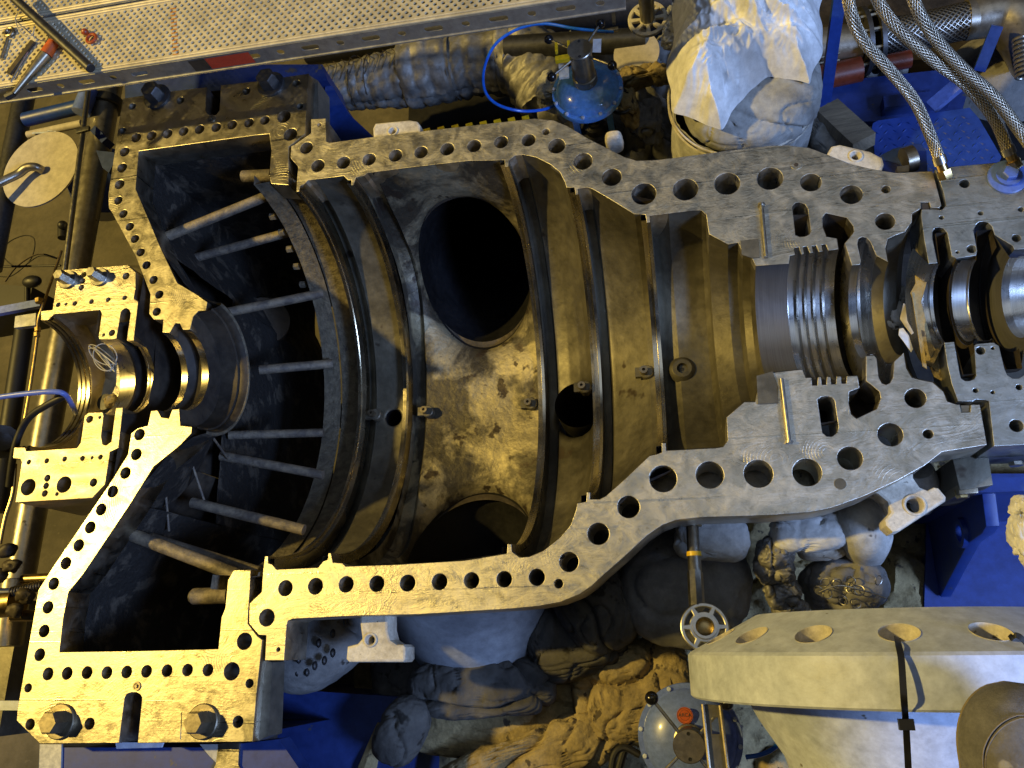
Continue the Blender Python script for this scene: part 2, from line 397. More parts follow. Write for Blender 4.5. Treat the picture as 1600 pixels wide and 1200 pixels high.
def blob(name, mat, c, rad, parent=None, rz=0.0, ry=0.0, rx=0.0, amp=.03, sc=5.0, crease=.03, csc=6.0, box=.8, seed=0, sub=5, floor=None):
    """lumpy sewn blanket / wad: rounded box pushed about by folded noise"""
    bm = bmesh.new(); bmesh.ops.create_icosphere(bm, subdivisions=sub, radius=1)
    R = Matrix.Rotation(rz, 3, 'Z') @ Matrix.Rotation(ry, 3, 'Y') @ Matrix.Rotation(rx, 3, 'X')
    off = Vector((seed*3.7, seed*1.3, seed*2.1)); rad = Vector(rad); c = Vector(c)
    for v in bm.verts:
        n = v.co.normalized()
        q = Vector([math.copysign(abs(t)**box, t) for t in n])
        p = Vector((q.x*rad.x, q.y*rad.y, q.z*rad.z))
        w_ = R @ p + c
        a = noise.fractal(w_*sc + off, 1.0, 2.0, 4)*amp
        g = abs(noise.noise(w_*csc + off*2)) ; g2 = abs(noise.noise(w_*csc*2.3 + off))
        a -= crease*max(0, 1-g*11)**2 + crease*.4*max(0, 1-g2*12)**2
        q2 = w_*csc*3.1 + Vector((noise.noise(w_*6+off), noise.noise(w_*6-off), 0))*1.6
        g3 = abs(noise.noise(Vector((q2.x, q2.y*2.2, q2.z)))); a += amp*.12*noise.fractal(w_*sc*6 + off, .8, 2.0, 4) - crease*.22*(1-min(1, g3*3))**3
        v.co = w_ + (R @ n)*a
        if floor is not None and v.co.z < floor: v.co.z = floor
    me = bpy.data.meshes.new(name); bm.to_mesh(me); bm.free()
    return link_mesh(name, me, mat, parent, 60)
def sheet(name, mat, u0, u1, v0, v1, z, fn, nu=90, nv=70, parent=None):
    """ground-like sheet over a photo rectangle at height z, fn(x,y) adds height"""
    p = [at(u0,v0,z), at(u1,v0,z), at(u1,v1,z), at(u0,v1,z)]; vs = []
    for j in range(nv+1):
        for i in range(nu+1):
            s_, t = i/nu, j/nv
            q = (p[0]*(1-s_)+p[1]*s_)*(1-t) + (p[3]*(1-s_)+p[2]*s_)*t
            q.z = z + fn(q.x, q.y); vs.append(q)
    k = nu+1
    mb = MB(); mb.add(vs, [(j*k+i, j*k+i+1, (j+1)*k+i+1, (j+1)*k+i) for j in range(nv) for i in range(nu)])
    return mb.build(name, mat, parent, 60)
def bolt(parent, name, u, v, rw, rh, z=0.0, h=.03, mat='bolt', group=None, label=None):
    """hex head bolt with its washer standing on a joint face"""
    c = at(u, v, z); R = px(rw, u, v, z); r = px(rh, u, v, z)
    t = bpy.data.objects.new(name, None); COL.objects.link(t)
    mb = MB(); mb.lathe(c, (0,0,1), [(0,R),(.006,R),(.008,R*.94),(.008,r*.5)], 36)
    a = mb.build(name, mat, parent)
    mb = MB(); mb.lathe(c + Vector((0,0,.008)), (0,0,1), [(0,r),(h*.8,r),(h,r*.84),(h,.0001)], 6)
    mb.build('bolt_head', mat, a)
    bpy.data.objects.remove(t)
    return a
# ================================================================== SETTING
def grid_floor():
    mb = MB(); mb.add([(-9,-7,-1.6),(9,-7,-1.6),(9,9,-1.6),(-9,9,-1.6)], [(0,1,2,3)])
    o = mb.build('floor', 'concrete'); o['kind'] = 'structure'
grid_floor()
mb = MB(); mb.slab([(-1.15,.45),(2.6,.45),(2.6,3.2),(-1.15,3.2)], -1.1, -1.05); o = mb.build('dark_floor_backing', 'oily'); o['kind'] = 'structure'  # dark sheet added so the space behind the upper flange stays black
# ================================================================== MAIN CASING
IN = [(411,892),(414,869),(419,869),(419,880),(425,882),(432,890),(497,887),(505,877),(512,875),(513,864),(517,864),(520,879),(535,880),(540,885),(625,882),(725,876),(792,865),(793,850),(799,850),(800,862),(812,871),(827,870),(850,860),(875,840),(892,820),(900,797),(902,786),(916,784),(917,769),(922,769),(922,780),(937,780),(947,775),(975,750),(1015,712),(1025,710),(1034,707),(1034,692),(1040,692),(1041,704),(1118,700),(1130,698),(1137,688),(1135,652),(1163,628),(1180,628),(1184,608),(1196,600),(1200,583),(1254,577),(1259,590),(1268,590),(1269,602),(1277,602),(1278,589),(1283,589),(1284,601),(1291,601),(1292,588.5),(1298,588.5),(1299,600),(1306,600),(1307,588),(1314,588),(1315,599),(1322,599),(1323,587.5),(1340,587),(1343,606),(1327,612),(1326,630),(1330,647),(1338,654),(1370,639),(1376,622),(1374,612),(1362,602),(1353,595),(1353,556),(1366,555),(1370,560),(1373,590),(1378,599),(1385,601),(1391,598),(1395,590),(1397,565),(1412,551),(1416,575),(1425,590),(1440,594),(1457,597),(1474,612),(1480,627),(1495,632)]
inner = P2(IN)
OUT_L = [(1500,632),(1502,644),(1516,644),(1517,632),(1531,632),(1542,695),(1472,706),(1445,727),(1400,752),(1350,775),(1300,793),(1265,800),(1200,805),(1097,808),(1057,812),(1035,820),(1010,837),(975,870),(942,899),(925,915),(905,929),(875,941),(842,947),(800,951),(655,960),(562,962),(457,967),(450,970),(448,977),(444,1032),(414,1032),(416,993),(404,992),(389,974),(390,943),(409,925)]
OUT_U = [(1436,326),(1439,326),(1439,316),(1452,316),(1454,324),(1467,325),(1471,321),(1465,297),(1457,267),(1400,270),(1362,264),(1325,255),(1292,241),(1265,231),(1230,227),(1200,228),(1125,237),(1050,247),(1025,250),(995,251),(975,245),(950,232),(920,217),(887,197),(865,188),(835,185),(800,189),(745,195),(582,214),(514,223),(510,221),(509,185),(486,186),(486,208),(460,226),(455,228),(454,247),(466,260)]
LH = [(417,965,12),(446,919,11),(493,916,11.5),(541,913,11.5),(589,912,11.5),(637,911,12),(687,909,12),(737,907,12),(788,905,12),(839,902,12.5),(889,878,15),(935,834,17),(982,792,17.5),(1036,748,21.5),(1109,742,22),(1185,740,23),(1261,738,23),(1328,716,20),(1391,679,20),(1430,622,17),(873,912,7),(1450,678,8),(435,1015,3)]
UH = [(479,231,9.5),(497,259,10),(537,254,10),(577,249,10),(618,243,10),(658,238,10),(699,233,10.5),(741,228,10.5),(783,222,10.5),(826,219,10.5),(870,228,13),(911,252,14.5),(956,277,15),(1006,303,19),(1071,296,19.5),(1136,287,20),(1203,279,20.5),(1267,285,16.5),(1330,304,17.5),(1383,346,15.5),(853,206,5.5),(1384,296,7),(499,195,3)]
def holes_of(l): return [circ(at(u,v)[:2], px(r,u,v)) for u,v,r in l]
SLOT_L = P2([(1277,624),(1283,620),(1292,619),(1300,621),(1304,626),(1310,667),(1308,676),(1300,682),(1292,682),(1285,676)])
T = .125
casing = thing('turbine_casing', 'large open lower half of the turbine casing, bolt-holed joint faces around ribbed brown bores', 'turbine casing', (0,0,-.6))
prism('joint_flange', inner + P2(OUT_L), [*holes_of(LH), SLOT_L], -T, 0, 'flange', casing)
prism('joint_flange', mir(inner) + P2(OUT_U), [*holes_of(UH), mir(SLOT_L)], -T, 0, 'flange', casing)
prof = [(x+.0012, -y-.001) for x, y in inner]
def idx(p): return IN.index(p)
def grooved(pr, g=.03, w0=.030, w1=.045):
    # groove added behind a ring to deepen its shadow: the first land point after the ring drops by g
    out = []; x0, r0 = pr[0]; rr0 = float(np.interp(x0+w1, [p[0] for p in pr], [p[1] for p in pr]))
    out += [(x0, r0), (x0+.001, max(r0, rr0)+g), (x0+w0, max(r0, rr0)+g*.9), (x0+w1, rr0)]
    return out + [p for p in pr if p[0] > x0+w1+.001]
def rv(name, a, b, mat, **kw):
    i, j = idx(a), idx(b)
    return revolve(name, prof[i:j+1], mat, casing, **kw)
# bores, left to right: ribs are polished rings, the lands between are rough casting
i = idx
def seg(name, i0, i1, mat, **kw): return revolve(name, prof[i0:i1+1], mat, casing, **kw)
def band_pts(u0, v0, u1, v1, ex=None): pass
def ring(a, b):
    seg('bore_ring', a, b, 'ring')
x1, r1 = prof[0]
for tb in ((513,864),(793,850),(917,769),(1034,692)):
    q_ = prof[i(tb)]; revolve('bore_ring', [(q_[0]-.017, q_[1]+.045),(q_[0]-.016, q_[1]+.009),(q_[0]-.002, q_[1]+.008),(q_[0]-.001, q_[1]+.004)], 'ring', casing, n=160)
q_ = prof[i((419,869))]; revolve('bore_ring', [(q_[0]+.001, q_[1]+.002),(q_[0]+.002, q_[1]+.007),(q_[0]+.018, q_[1]+.008),(q_[0]+.019, q_[1]+.04)], 'ring', casing, n=160)
# ring ribs
ringspans = [((411,892),(425,882)), ((505,877),(535,880)), ((792,865),(812,871)), ((902,786),(937,780)), ((1025,710),(1041,704))]
seg('bore_ring', 0, i((419,880)), 'ring')
pd = on_bore(614, 652, .59); pda = math.atan2(-pd.z, pd.y)
revolve('bore_wall', grooved(prof[i((419,880)):i((505,877))+1]), 'cast', casing, n=360, step=.004, holes=[(pd.x, pda, .030, .010, .006)])
_late = True
seg('bore_ring', i((505,877)), i((520,879)), 'ring')
xa = prof[i((520,879))]; xb = prof[i((792,865))]
# bay with the two big extraction openings
Rb = .585
h1 = on_bore(738, 437, Rb); ang1 = math.atan2(-h1.z, h1.y)
HX = -.640
bay = grooved(prof[i((520,879)):i((792,865))+1], .03, .035, .05)
A1 = math.radians(45.5); A2 = math.radians(180-41.5); PR = .192; HX = -.664; KU = .192/.250; KL = .192/.228
revolve('bore_wall', bay, 'cast_patch', casing, n=300, step=.006, holes=[(HX, A1, PR+.004, .135, .085, KU), (HX, A2, PR+.004, .15, .095, KL)], wob=.004, sharp=50)
seg('bore_ring', i((792,865)), i((800,862)), 'ring')
b2 = grooved(prof[i((800,862)):i((902,786))+1], .035, .03, .04)
hb = on_bore(900, 612, .50)
revolve('bore_wall', b2, 'cast', casing, n=260, step=.006, holes=[(-.318, math.radians(95.5), .084, .03, .03)], sharp=45)
seg('bore_ring', i((902,786)), i((922,780)), 'ring')
revolve('bore_wall', grooved(prof[i((922,780)):i((1025,710))+1], .03, .025, .035), 'cast', casing, step=.01)
seg('bore_ring', i((1025,710)), i((1041,704)), 'ring')
revolve('bore_wall', grooved(prof[i((1041,704)):i((1135,652))+1], .03, .012, .05), 'cast', casing, n=160, step=.008)
seg('bore_wall', i((1135,652)), i((1200,583)), 'cast')
seg('gland_bore', i((1200,583)), i((1254,577)), 'bore_dull')
seg('labyrinth', i((1254,577)), i((1343,606)), 'bore')
seg('gland_bore', i((1343,606)), i((1353,595)), 'cast_dark')
seg('gland_bore', i((1353,595)), i((1397,565)), 'bore')
seg('gland_bore', i((1397,565)), i((1480,627)), 'cast')
# narrow dark grooves beside each ring (cut rings with their own shadowed flank)
for (u, v, w_, d) in ((427,884,.030,.0), (528,879,.022,.0)):
    pass
# ports behind the openings
def port(x, a, R0, r, L, mat='oily'):
    d = Vector((0, math.cos(a), -math.sin(a))); o = Vector((x, 0, 0)) + d*R0
    mb = MB(); mb.lathe(o, d, [(0, r), (.06, r*.985), (.2, r*.96), (L, r*.93), (L+.001, .0001)], 96, caps=False)
    return mb.build('extraction_port', mat, casing, fix=False)
def oval_port(a, k, R0):
    # follows the opening's rim on the bore, then runs outwards
    d = Vector((0, math.cos(a), -math.sin(a))); t_ = Vector((0, -math.sin(a), -math.cos(a))); n = 96; vs = []
    for j, (t, f) in enumerate(((0,1.0),(.04,1.0),(.12,.97),(.3,.85),(.6,.74),(1.25,.68))):
        for q in range(n):
            b = 2*PI*q/n; dx = math.cos(b)*PR*f; da = math.sin(b)*PR*f/k/ Rb
            vs.append(Vector((HX+dx, 0, 0)) + (d*math.cos(da) + t_*math.sin(da))*R0 + d*t if j else Vector((HX+dx, 0, 0)) + (d*math.cos(da) + t_*math.sin(da))*R0)
        fs = [(j*n+q, (j+1)*n+q, (j+1)*n+(q+1)%n, j*n+(q+1)%n) for j in range(5) for q in range(n)] + [tuple(5*n+q for q in range(n))]
    mb = MB(); mb.add(vs, fs); return mb.build('extraction_port', 'oily', casing, 40, fix=False)
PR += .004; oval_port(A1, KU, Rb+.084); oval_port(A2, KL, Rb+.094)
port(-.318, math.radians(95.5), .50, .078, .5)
# small drain hole in the second bay
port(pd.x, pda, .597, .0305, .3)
# conical drain boss in the inlet bay
rb_ = -at(1100,701)[1]
pb = on_bore(1066, 577, rb_-.002); aa = math.atan2(-pb.z, pb.y); dd = Vector((0, math.cos(aa), -math.sin(aa)))
mb = MB(); mb.lathe(pb + dd*.006, -dd, [(0,.042),(.012,.036),(.018,.028),(.018,.016),(-.03,.008)], 40, caps=False)
mb.build('drain_boss', 'cast', casing)
mb = MB(); mb.lathe(pb + dd*.001, -dd, [(0,.0085),(.0012,.0001)], 20); mb.build('drain_hole', 'black', casing)
# locating studs beside the rings
for (u, v, r) in ((581,646,.575), (663,641,.575), (825,629,.57), (909,603,.45), (1006,579,.345)):
    p = on_bore(u, v, r-.02); a = math.atan2(-p.z, p.y); up = Vector((0, -math.cos(a), math.sin(a)))
    mb = MB(); mb.lathe(p - up*.045 + Vector((.008,0,0)), up, [(0,.021),(.034,.021),(.037,.018)], 28)
    q = p - up*.012
    mb.box(q - up*.006 + Vector((-.012,0,0)), (.03,.03,.018), Matrix((Vector((1,0,0)), up.cross(Vector((1,0,0))), up)).transposed())
    s0 = mb.build('locating_stud', 'cast', casing)
    mb = MB(); mb.lathe(p - up*.012, up, [(0,.012),(.024,.012),(.024,.005),(.010,.0045)], 24); mb.build('stud_cap', 'bolt', s0)
# outer body of the casing below the joint
oprof = [(-1.09,.69),(-.40,.69),(-.27,.54),(-.1,.41),(0,.372),(.11,.365),(.15,.31),(.3,.29),(.5,.27),(.62,.27)]
revolve('casing_shell', oprof, 'cast_dark', casing, n=200, step=.01, holes=[(pd.x, pda, .035, .004, .001), (HX, A1, PR+.012, .01, .001, KU), (HX, A2, PR+.012, .01, .001, KL), (-.318, math.radians(95.5), .095, .01, .001)])
# ---- lifting lugs (cast T ears on the joint)
def lug(u0, v0, du, dv, z, wN, wH, L, hL, name='support_lug', flip=1):
    """T ear: root at (u0,v0), pointing to (du,dv)"""
    a = at(u0, v0, z).to_2d(); b = at(du, dv, z).to_2d(); d = (b-a).normalized(); n = Vector((-d.y, d.x)); L_ = (b-a).length
    neck, head, f = wN/2, wH/2, hL
    pts = [a - n*neck*1.15, a + n*neck*1.15]
    pts += [a + d*(L_-f)*.55 + n*neck, a + d*(L_-f)*.85 + n*(neck*1.12), a + d*(L_-f) + n*(neck*1.55)]
    pts += [a + d*(L_-f) + n*(head-.012), a + d*(L_-f+.008) + n*head, a + d*(L_-.01) + n*head, a + d*L_ + n*(head-.01)]
    left = [p - 2*n*((p-a).dot(n)) for p in pts[2:]][::-1]
    poly = [tuple(p) for p in (pts[:2] + pts[2:] + left)]
    hc = a + d*(L_ - f*1.35)
    o = prism(name, poly, [circ(hc, .0135)], z-.07, z, 'lug', casing, .006)
    mb = MB(); mb.torus((hc.x, hc.y, z+.0005), (0,0,1), .0165, .003, 28, 8); mb.build('lug_bore_rim', 'lug', o)
    return o
def lug_px(pts, hole, z, r, depth=.075):
    hc = at(*hole, z)
    o = prism('support_lug', P2(pts, z), [circ(hc[:2], r)], z-depth, z, 'lug', casing, .007)
    MB().torus((hc.x, hc.y, z+.0003), (0,0,1), r+.006, .0035, 28, 8).build('lug_bore_rim', 'lug', o)
lug_px([(562,955),(562,975),(565,998),(558,1006),(542,1010),(540,1030),(545,1035),(630,1035),(634,1030),(634,1011),(630,1007),(620,1007),(610,1000),(606,985),(606,955)], (579,1000), -.06, .0095)
lug_px([(1345,765),(1372,772),(1386,784),(1392,800),(1382,812),(1384,822),(1395,832),(1406,830),(1478,783),(1479,776),(1467,762),(1460,761),(1450,766),(1438,761),(1428,747),(1426,725),(1390,735)], (1429,789), -.06, .017)
lug_px([(583,215),(582,200),(586,192),(640,187),(652,189),(657,196),(657,210),(640,216)], (614,205), -.05, .009)
lug_px([(1292,250),(1292,240),(1299,228),(1312,225),(1360,236),(1379,246),(1382,256),(1376,272),(1330,276)], (1337,244), -.05, .010)
# belly bulging from under the lower flange
for a_ in (PI-A2, PI-A1):
    a_ = A1 if a_ == PI-A2 else A2
    mb = MB(); mb.lathe(Vector((HX,0,0)), (0, math.cos(a_), -math.sin(a_)), [(.64,.300),(.72,.300),(.80,.294),(.88,.280),(.94,.262),(1.0,.244),(1.05,.234),(1.25,.226)], 80, caps=False)
    mb.build('extraction_branch', 'belly', casing, fix=False)
# small fittings lying on / sunk in the joint face
def plug(u, v, r, mat='cast', z=.001):
    mb = MB(); mb.lathe(at(u,v,0), (0,0,1), [(0,px(r,u,v)),(z,px(r,u,v)*.97),(z,.0001)], 32); mb.build('face_plug', mat, casing)
plug(1313, 756, 9.5, 'cast', .0015); plug(1244, 258, 8.5, 'flange', .0015); plug(1244, 258, 3.5, 'cast_dark', .0022)
# lying alignment pins
for k, (a, b, lab) in enumerate((((1190,321),(1197,401),'thin steel pin lying on the upper joint face near the oval slot'), ((1221,592),(1233,689),'thin steel pin lying on the lower joint face beside the oval slot'))):
    t = thing('alignment_pin', lab, 'pin', at(*a, .006), 'alignment pins on the joint face')
    p = at(*a, .0075); q = at(*b, .0075)
    mb = MB(); mb.cyl(p, q, .0055, n=16); mb.build('shank', 'steel', t)
    d = (q-p).normalized()
    mb = MB(); e = q if k else p; s_ = 1 if k else -1
    mb.cyl(e + d*s_*.0002, e + d*s_*.005, .0095, n=20); mb.build('head', 'steel', t)
# bronze-brown block let into the upper face
mb = MB(); mb.slab(P2([(1157,377),(1185,374),(1187,403),(1175,404),(1159,399)]), .0005, .004); mb.build('face_block', 'cast', casing)
mb = MB(); mb.slab(P2([(1182,588),(1207,581),(1216,606),(1216,630),(1184,632)]), .0005, .004); mb.build('face_block', 'cast', casing)
# keys at the right joint
mb = MB(); mb.slab(P2([(1440,327),(1452,327),(1452,317),(1440,317)]), -.03, -.004); mb.build('joint_key', 'cast_dark', casing)
mb = MB(); mb.slab(P2([(1502,633),(1516,633),(1516,643),(1502,643)]), -.03, -.003); mb.build('joint_key', 'cast', casing)
# ================================================================== EXHAUST CASING
EX_IN = [(269,640),(280,639),(282,665),(300,667),(299,677),(280,697),(240,729),(205,785),(130,897),(107,925),(99,965),(93,1019),(225,1017),(341,1014),(346,965),(352,950),(356,907),(365,891),(392,890)]
EX_OUT = [(389,941),(387,974),(402,994),(410,1000),(400,1095),(395,1159),(215,1161),(222,1090),(219,1085),(213,1082),(205,1082),(198,1085),(195,1090),(186,1161),(62,1162),(26,1126),(27,1110),(60,922),(82,887),(172,755),(200,710),(205,677),(215,669),(231,665),(236,642),(246,641),(252,652),(264,654)]
EX_HL = [(84,912,8),(75,949,8),(69,986,8),(62,1023,8),(44,1075,5.5),(75,1053,8),(105,1052,8),(136,1051,8),(167,1051,8),(198,1050,8),(229,1049,8),(261,1048,8),(293,1047,8),(325,1047,8),(362,1049,12),(382,1002,11.5),(390,1068,6),(372,1128,8),(140,1131,7.5),(47,1132,7),(103,880,8),(123,852,8),(141,824,8),(158,796,8),(176,768,8),(196,739,8),(213,710,8),(218,679,8)]
EU_OUT = [(452,289),(451,229),(458,224),(477,209),(482,115),(400,127),(345,133),(343,172),(338,179),(331,181),(324,178),(321,172),(323,136),(265,143),(192,154),(185,198),(169,305),(170,325),(175,332),(212,400),(235,460),(233,490),(240,499),(255,499),(254,519),(265,520),(274,505),(281,505)]
EX_HU = [(185,313,6),(193,334,6),(203,354,6),(211,373,6),(220,394,6),(229,414,6),(240,437,6),(249,460,6),(245,487,6),(192,204,4.5),(213,215,7),(237,212,7),(262,209,7),(287,205,7),(312,202,7),(338,199,7),(363,195,7),(389,192,7),(414,188,7),(444,182,10),(454,210,10),(469,166,5),(463,130,5.5),(195,237,7),(191,262,7),(187,288,7),(282,157,5.5),(385,143,5.5),(207,166,5)]
exh = thing('exhaust_casing', 'exhaust hood left of the turbine casing, yellow-lit bolt-holed frame around a sooty pit', 'exhaust casing', (-1.45,0,-1.2))
exin = P2(EX_IN)
EU_IN = [(281,505),(286,515),(297,515),(302,495),(310,486),(322,485),(324,472),(307,460),(277,442),(250,385),(212,295),(217,236),(400,211),(421,209),(424,235),(421,275),(424,287),(451,289)]
prism('joint_flange', exin + P2(EX_OUT), holes_of(EX_HL), -.09, 0, 'exflange', exh)
prism('joint_flange', P2(EU_IN) + P2(EU_OUT)[1:-1], holes_of(EX_HU), -.09, 0, 'exflange', exh)
for (u, v, a, b) in ((95,1127,23,16),(318,1127,24,16.5),(424,133,20,14),(246,152,19,13)):
    bolt(exh, 'hold_down_bolt', u, v, a, b, 0, .042, 'bolt' if v > 500 else 'dark_steel')
for (u, v) in ((214,1072), (330,186)):
    p = at(u, v, 0); mb = MB(); mb.lathe(p, (0,0,1), [(0,px(6,u,v)),(.003,px(6,u,v)),(.003,px(4,u,v)),(.001,px(4,u,v)),(.001,px(2.5,u,v)),(.006,px(2,u,v)),(.006,.0001)], 24); mb.build('dowel_pin', 'bolt', exh)
# raised line of the foot pad
mb = MB(); mb.slab(P2([(262,1112),(284,1112),(282,1155),(256,1155)]), -.002, .0016); mb.build('pad_plate', 'exflange', exh)
# hood side walls (inside) and skins (outside)
def wall(name, pts, z0, z1, mat, parent, off=0.0, zmid=None, wob=0.0, nz=26, close=False):
    vs = []; pts = [Vector(p) for p in pts]; q = []
    for a, b in zip(pts, pts[1:]):
        k = max(1, int((b-a).length/.03)); q += [a.lerp(b, i/k) for i in range(k)]
    q.append(pts[-1]); n = len(q)
    for j in range(nz+1):
        z = z0+(z1-z0)*j/nz
        for p in q:
            f = wob*noise.fractal(Vector((p.x*14, p.y*14, z*14)), 1.0, 2.0, 4) if wob else 0
            vs.append((p.x+f, p.y+f, z))
    mb = MB(); mb.add(vs, [(j*n+i, j*n+i+1, (j+1)*n+i+1, (j+1)*n+i) for j in range(nz) for i in range(n-1)])
    return mb.build(name, mat, parent, 40)
hoodL = [at(u,v)[:2] for u,v in [(205,785),(130,897),(107,925),(99,965),(93,1019),(225,1017),(341,1014)]]
sh = lambda l, dx, dy: [(x+dx, y+dy) for x, y in l]
W1 = [(p[0]-.002, p[1]-.002) for p in hoodL]
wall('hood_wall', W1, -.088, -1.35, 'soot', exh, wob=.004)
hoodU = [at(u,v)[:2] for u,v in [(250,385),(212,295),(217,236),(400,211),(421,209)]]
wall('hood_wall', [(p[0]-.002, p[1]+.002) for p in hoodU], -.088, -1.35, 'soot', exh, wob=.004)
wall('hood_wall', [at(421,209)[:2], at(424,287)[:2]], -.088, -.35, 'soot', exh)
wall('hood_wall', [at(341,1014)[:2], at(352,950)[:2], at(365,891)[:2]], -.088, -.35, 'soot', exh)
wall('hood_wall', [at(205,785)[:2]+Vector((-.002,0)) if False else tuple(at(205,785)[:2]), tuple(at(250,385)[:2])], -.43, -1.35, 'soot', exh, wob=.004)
wall('hood_skin', [at(477,209,-.09)[:2], at(477,125,-.09)[:2]], -.088, -.25, 'pipe_grey', exh)
wall('hood_skin', [at(470,128,-.09)[:2], at(192,158,-.09)[:2], at(172,310)[:2], at(240,470)[:2]], -.09, -1.35, 'cast_dark', exh)
wall('hood_skin', [at(402,1000)[:2], at(395,1150)[:2]], -.088, -.15, 'pipe_grey', exh)
wall('hood_skin', [at(385,1150)[:2], at(40,1150)[:2], at(66,925)[:2], at(205,700)[:2]], -.09, -1.35, 'cast_dark', exh)
# front gland and cone
gp = [( (236,642),'' ),((246,641),''),((252,652),''),((264,654),''),((269,640),''),((280,639),''),((282,665),''),((300,667),''),((301,676),'')]
gpr = [(at(*p)[0]+.001, -at(*p)[1]-.001) for p, _ in gp]
revolve('gland_ring', gpr[0:2], 'ring', exh); revolve('gland_groove', gpr[1:5], 'cast_dark', exh)
revolve('gland_ring', gpr[4:6], 'ring', exh); revolve('gland_groove', gpr[5:8], 'cast_dark', exh)
cx, cr = gpr[7][0], gpr[7][1]
revolve('gland_cone', [(cx,cr),(cx+.016,cr+.002),(cx+.018,cr+.008),(cx+.030,cr+.008),(cx+.044,cr+.014)], 'cast_dark', exh, n=120, step=.006, wob=.001)
revolve('gland_rim', [(cx+.044,cr+.014),(cx+.048,cr+.016),(cx+.049,cr+.020),(cx+.046,cr+.024)], 'ledge', exh, n=120)
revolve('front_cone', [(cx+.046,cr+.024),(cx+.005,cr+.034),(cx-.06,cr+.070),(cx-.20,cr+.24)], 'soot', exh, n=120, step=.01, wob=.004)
# diffuser behind the last ring
ex0, er0 = prof[0]
revolve('diffuser', [(ex0-.005, er0+.004),(ex0-.014, er0+.004),(ex0-.016, er0+.014),(ex0-.085, er0+.018),(ex0-.087, er0+.026)], 'ledge', exh, n=160, step=.005, wob=.002)
revolve('diffuser', [(ex0-.087, er0+.012),(ex0-.150, er0+.008),(ex0-.152, er0+.045)], 'ledge', exh, n=160, step=.005, wob=.002)
for k in range(5):
    a = math.radians(17 + k*6.5)
    mb = MB(); c = Vector((ex0-.17, 0, 0)) + Vector((0, math.cos(a), -math.sin(a)))*(er0+.03)
    mb.cyl(c, c + Vector((-.02,0,0)), .013, n=6); mb.build('diffuser_bolt', 'ledge', exh)
# stay rods across the pit
def rod(a, za, b, zb, r, mat='rod', name='stay_rod'):
    r *= .8; mb = MB(); p = at(*a, za); q = at(*b, zb)
    pts = [p.lerp(q, t) for t in (0,.25,.5,.75,1)]
    mb.tube(pts, r, 14, 3); return mb.build(name, mat, exh)
rod((255,372),-.10,(440,297),-.12,.021)
rod((290,407),-.28,(455,362),-.30,.020)
rod((345,490),-.35,(505,458),-.45,.021)
rod((405,578),-.45,(520,568),-.55,.021)
rod((358,680),-.45,(505,676),-.54,.019)
rod((345,712),-.38,(505,742),-.45,.020)
rod((300,785),-.26,(475,828),-.30,.021)
rod((197,832),-.10,(395,908),-.10,.024)
rod((235,840),-.17,(405,893),-.19,.019)
for a, za, b, zb in (((276,415),-.28,(302,480),-.4),((330,680),-.2,(357,718),-.38),((300,725),-.2,(320,785),-.27),((258,760),-.15,(264,830),-.2)):
    rod(a, za, b, zb, .005, 'rod', 'brace_wire')
rod((303,932),-.11,(358,930),-.11,.029); rod((380,276),-.11,(425,274),-.11,.026)
rod((303,932),-.11,(299,932),-.11,.022)
# downcomer in the dark
mb = MB(); mb.cyl(at(412,505,-.75), at(400,620,-1.25), .06); mb.cyl(at(414,500,-.74), at(413,505,-.77), .1); mb.build('drain_pipe', 'cast_dark', exh)
# ================================================================== FRONT BEARING PEDESTAL
PU = [(96,422),(200,414),(212,426),(212,450),(209,467),(216,471),(209,532),(198,532),(204,490),(202,484),(198,481),(194,482),(189,487),(182,529),(177,530),(155,530),(154,526),(159,490),(156,484),(84,491),(75,500),(64,500),(64,486),(82,484),(90,430)]
PL = [(22,699),(39,699),(41,705),(120,700),(126,692),(132,650),(138,645),(160,644),(162,649),(158,682),(160,694),(166,696),(174,690),(181,637),(192,637),(185,700),(172,706),(164,757),(144,778),(24,785),(34,722),(32,717),(20,716)]
ped = thing('bearing_pedestal', 'front bearing pedestal at the left, drilled yellow-lit faces either side of a shiny half bearing', 'bearing pedestal', (-1.85,0,-1))
prism('joint_face', P2(PU), holes_of([(91,476,3.2),(103,475,2),(117,474,3.3),(143,471,3.3),(169,468,3.3),(195,465,3.3),(131,429,4),(129,439,4),(127,449,4),(197,431,5),(175,520,4.5),(162,523,2)]), -.10, 0, 'bearing_face', ped)
prism('joint_face', P2(PL), holes_of([(45,722,3.2),(73,720,3.3),(101,717,3.3),(129,716,3.3),(144,715,2),(157,714,3.3),(44,761,11),(100,757,11),(74,747,4.5),(72,759,4.2),(70,771,4.2),(89,772,2.4),(146,754,5.5),(140,655,5),(156,652,2)]), -.10, 0, 'bearing_face', ped)
for (u, v) in ((107,438),(157,434)): bolt(ped, 'pedestal_bolt', u, v, 13, 8, 0, .04, 'steel')
def rr(u, v): p = at(u, v); return (p[0], abs(p[1]))
ra = rr(80,500)[1]; xo = rr(64,500)[0]
revolve('oil_ring', [(xo+.004, ra),(xo+.004, ra-.002),(xo+.014, ra-.002),(xo+.014, ra+.02)], 'ring', ped)
revolve('oil_ring', [(xo+.020, ra+.02),(xo+.020, ra-.002),(xo+.030, ra-.002),(xo+.030, ra+.02)], 'ring', ped)
revolve('oil_ring', [(xo+.037, ra+.02),(xo+.037, ra-.002),(xo+.047, ra-.002),(xo+.047, ra+.008)], 'ring', ped)
xs = rr(156,484)[0]; xbr = rr(155,530); xbe = rr(177,530); xc = rr(198,532); xd = rr(209,532)
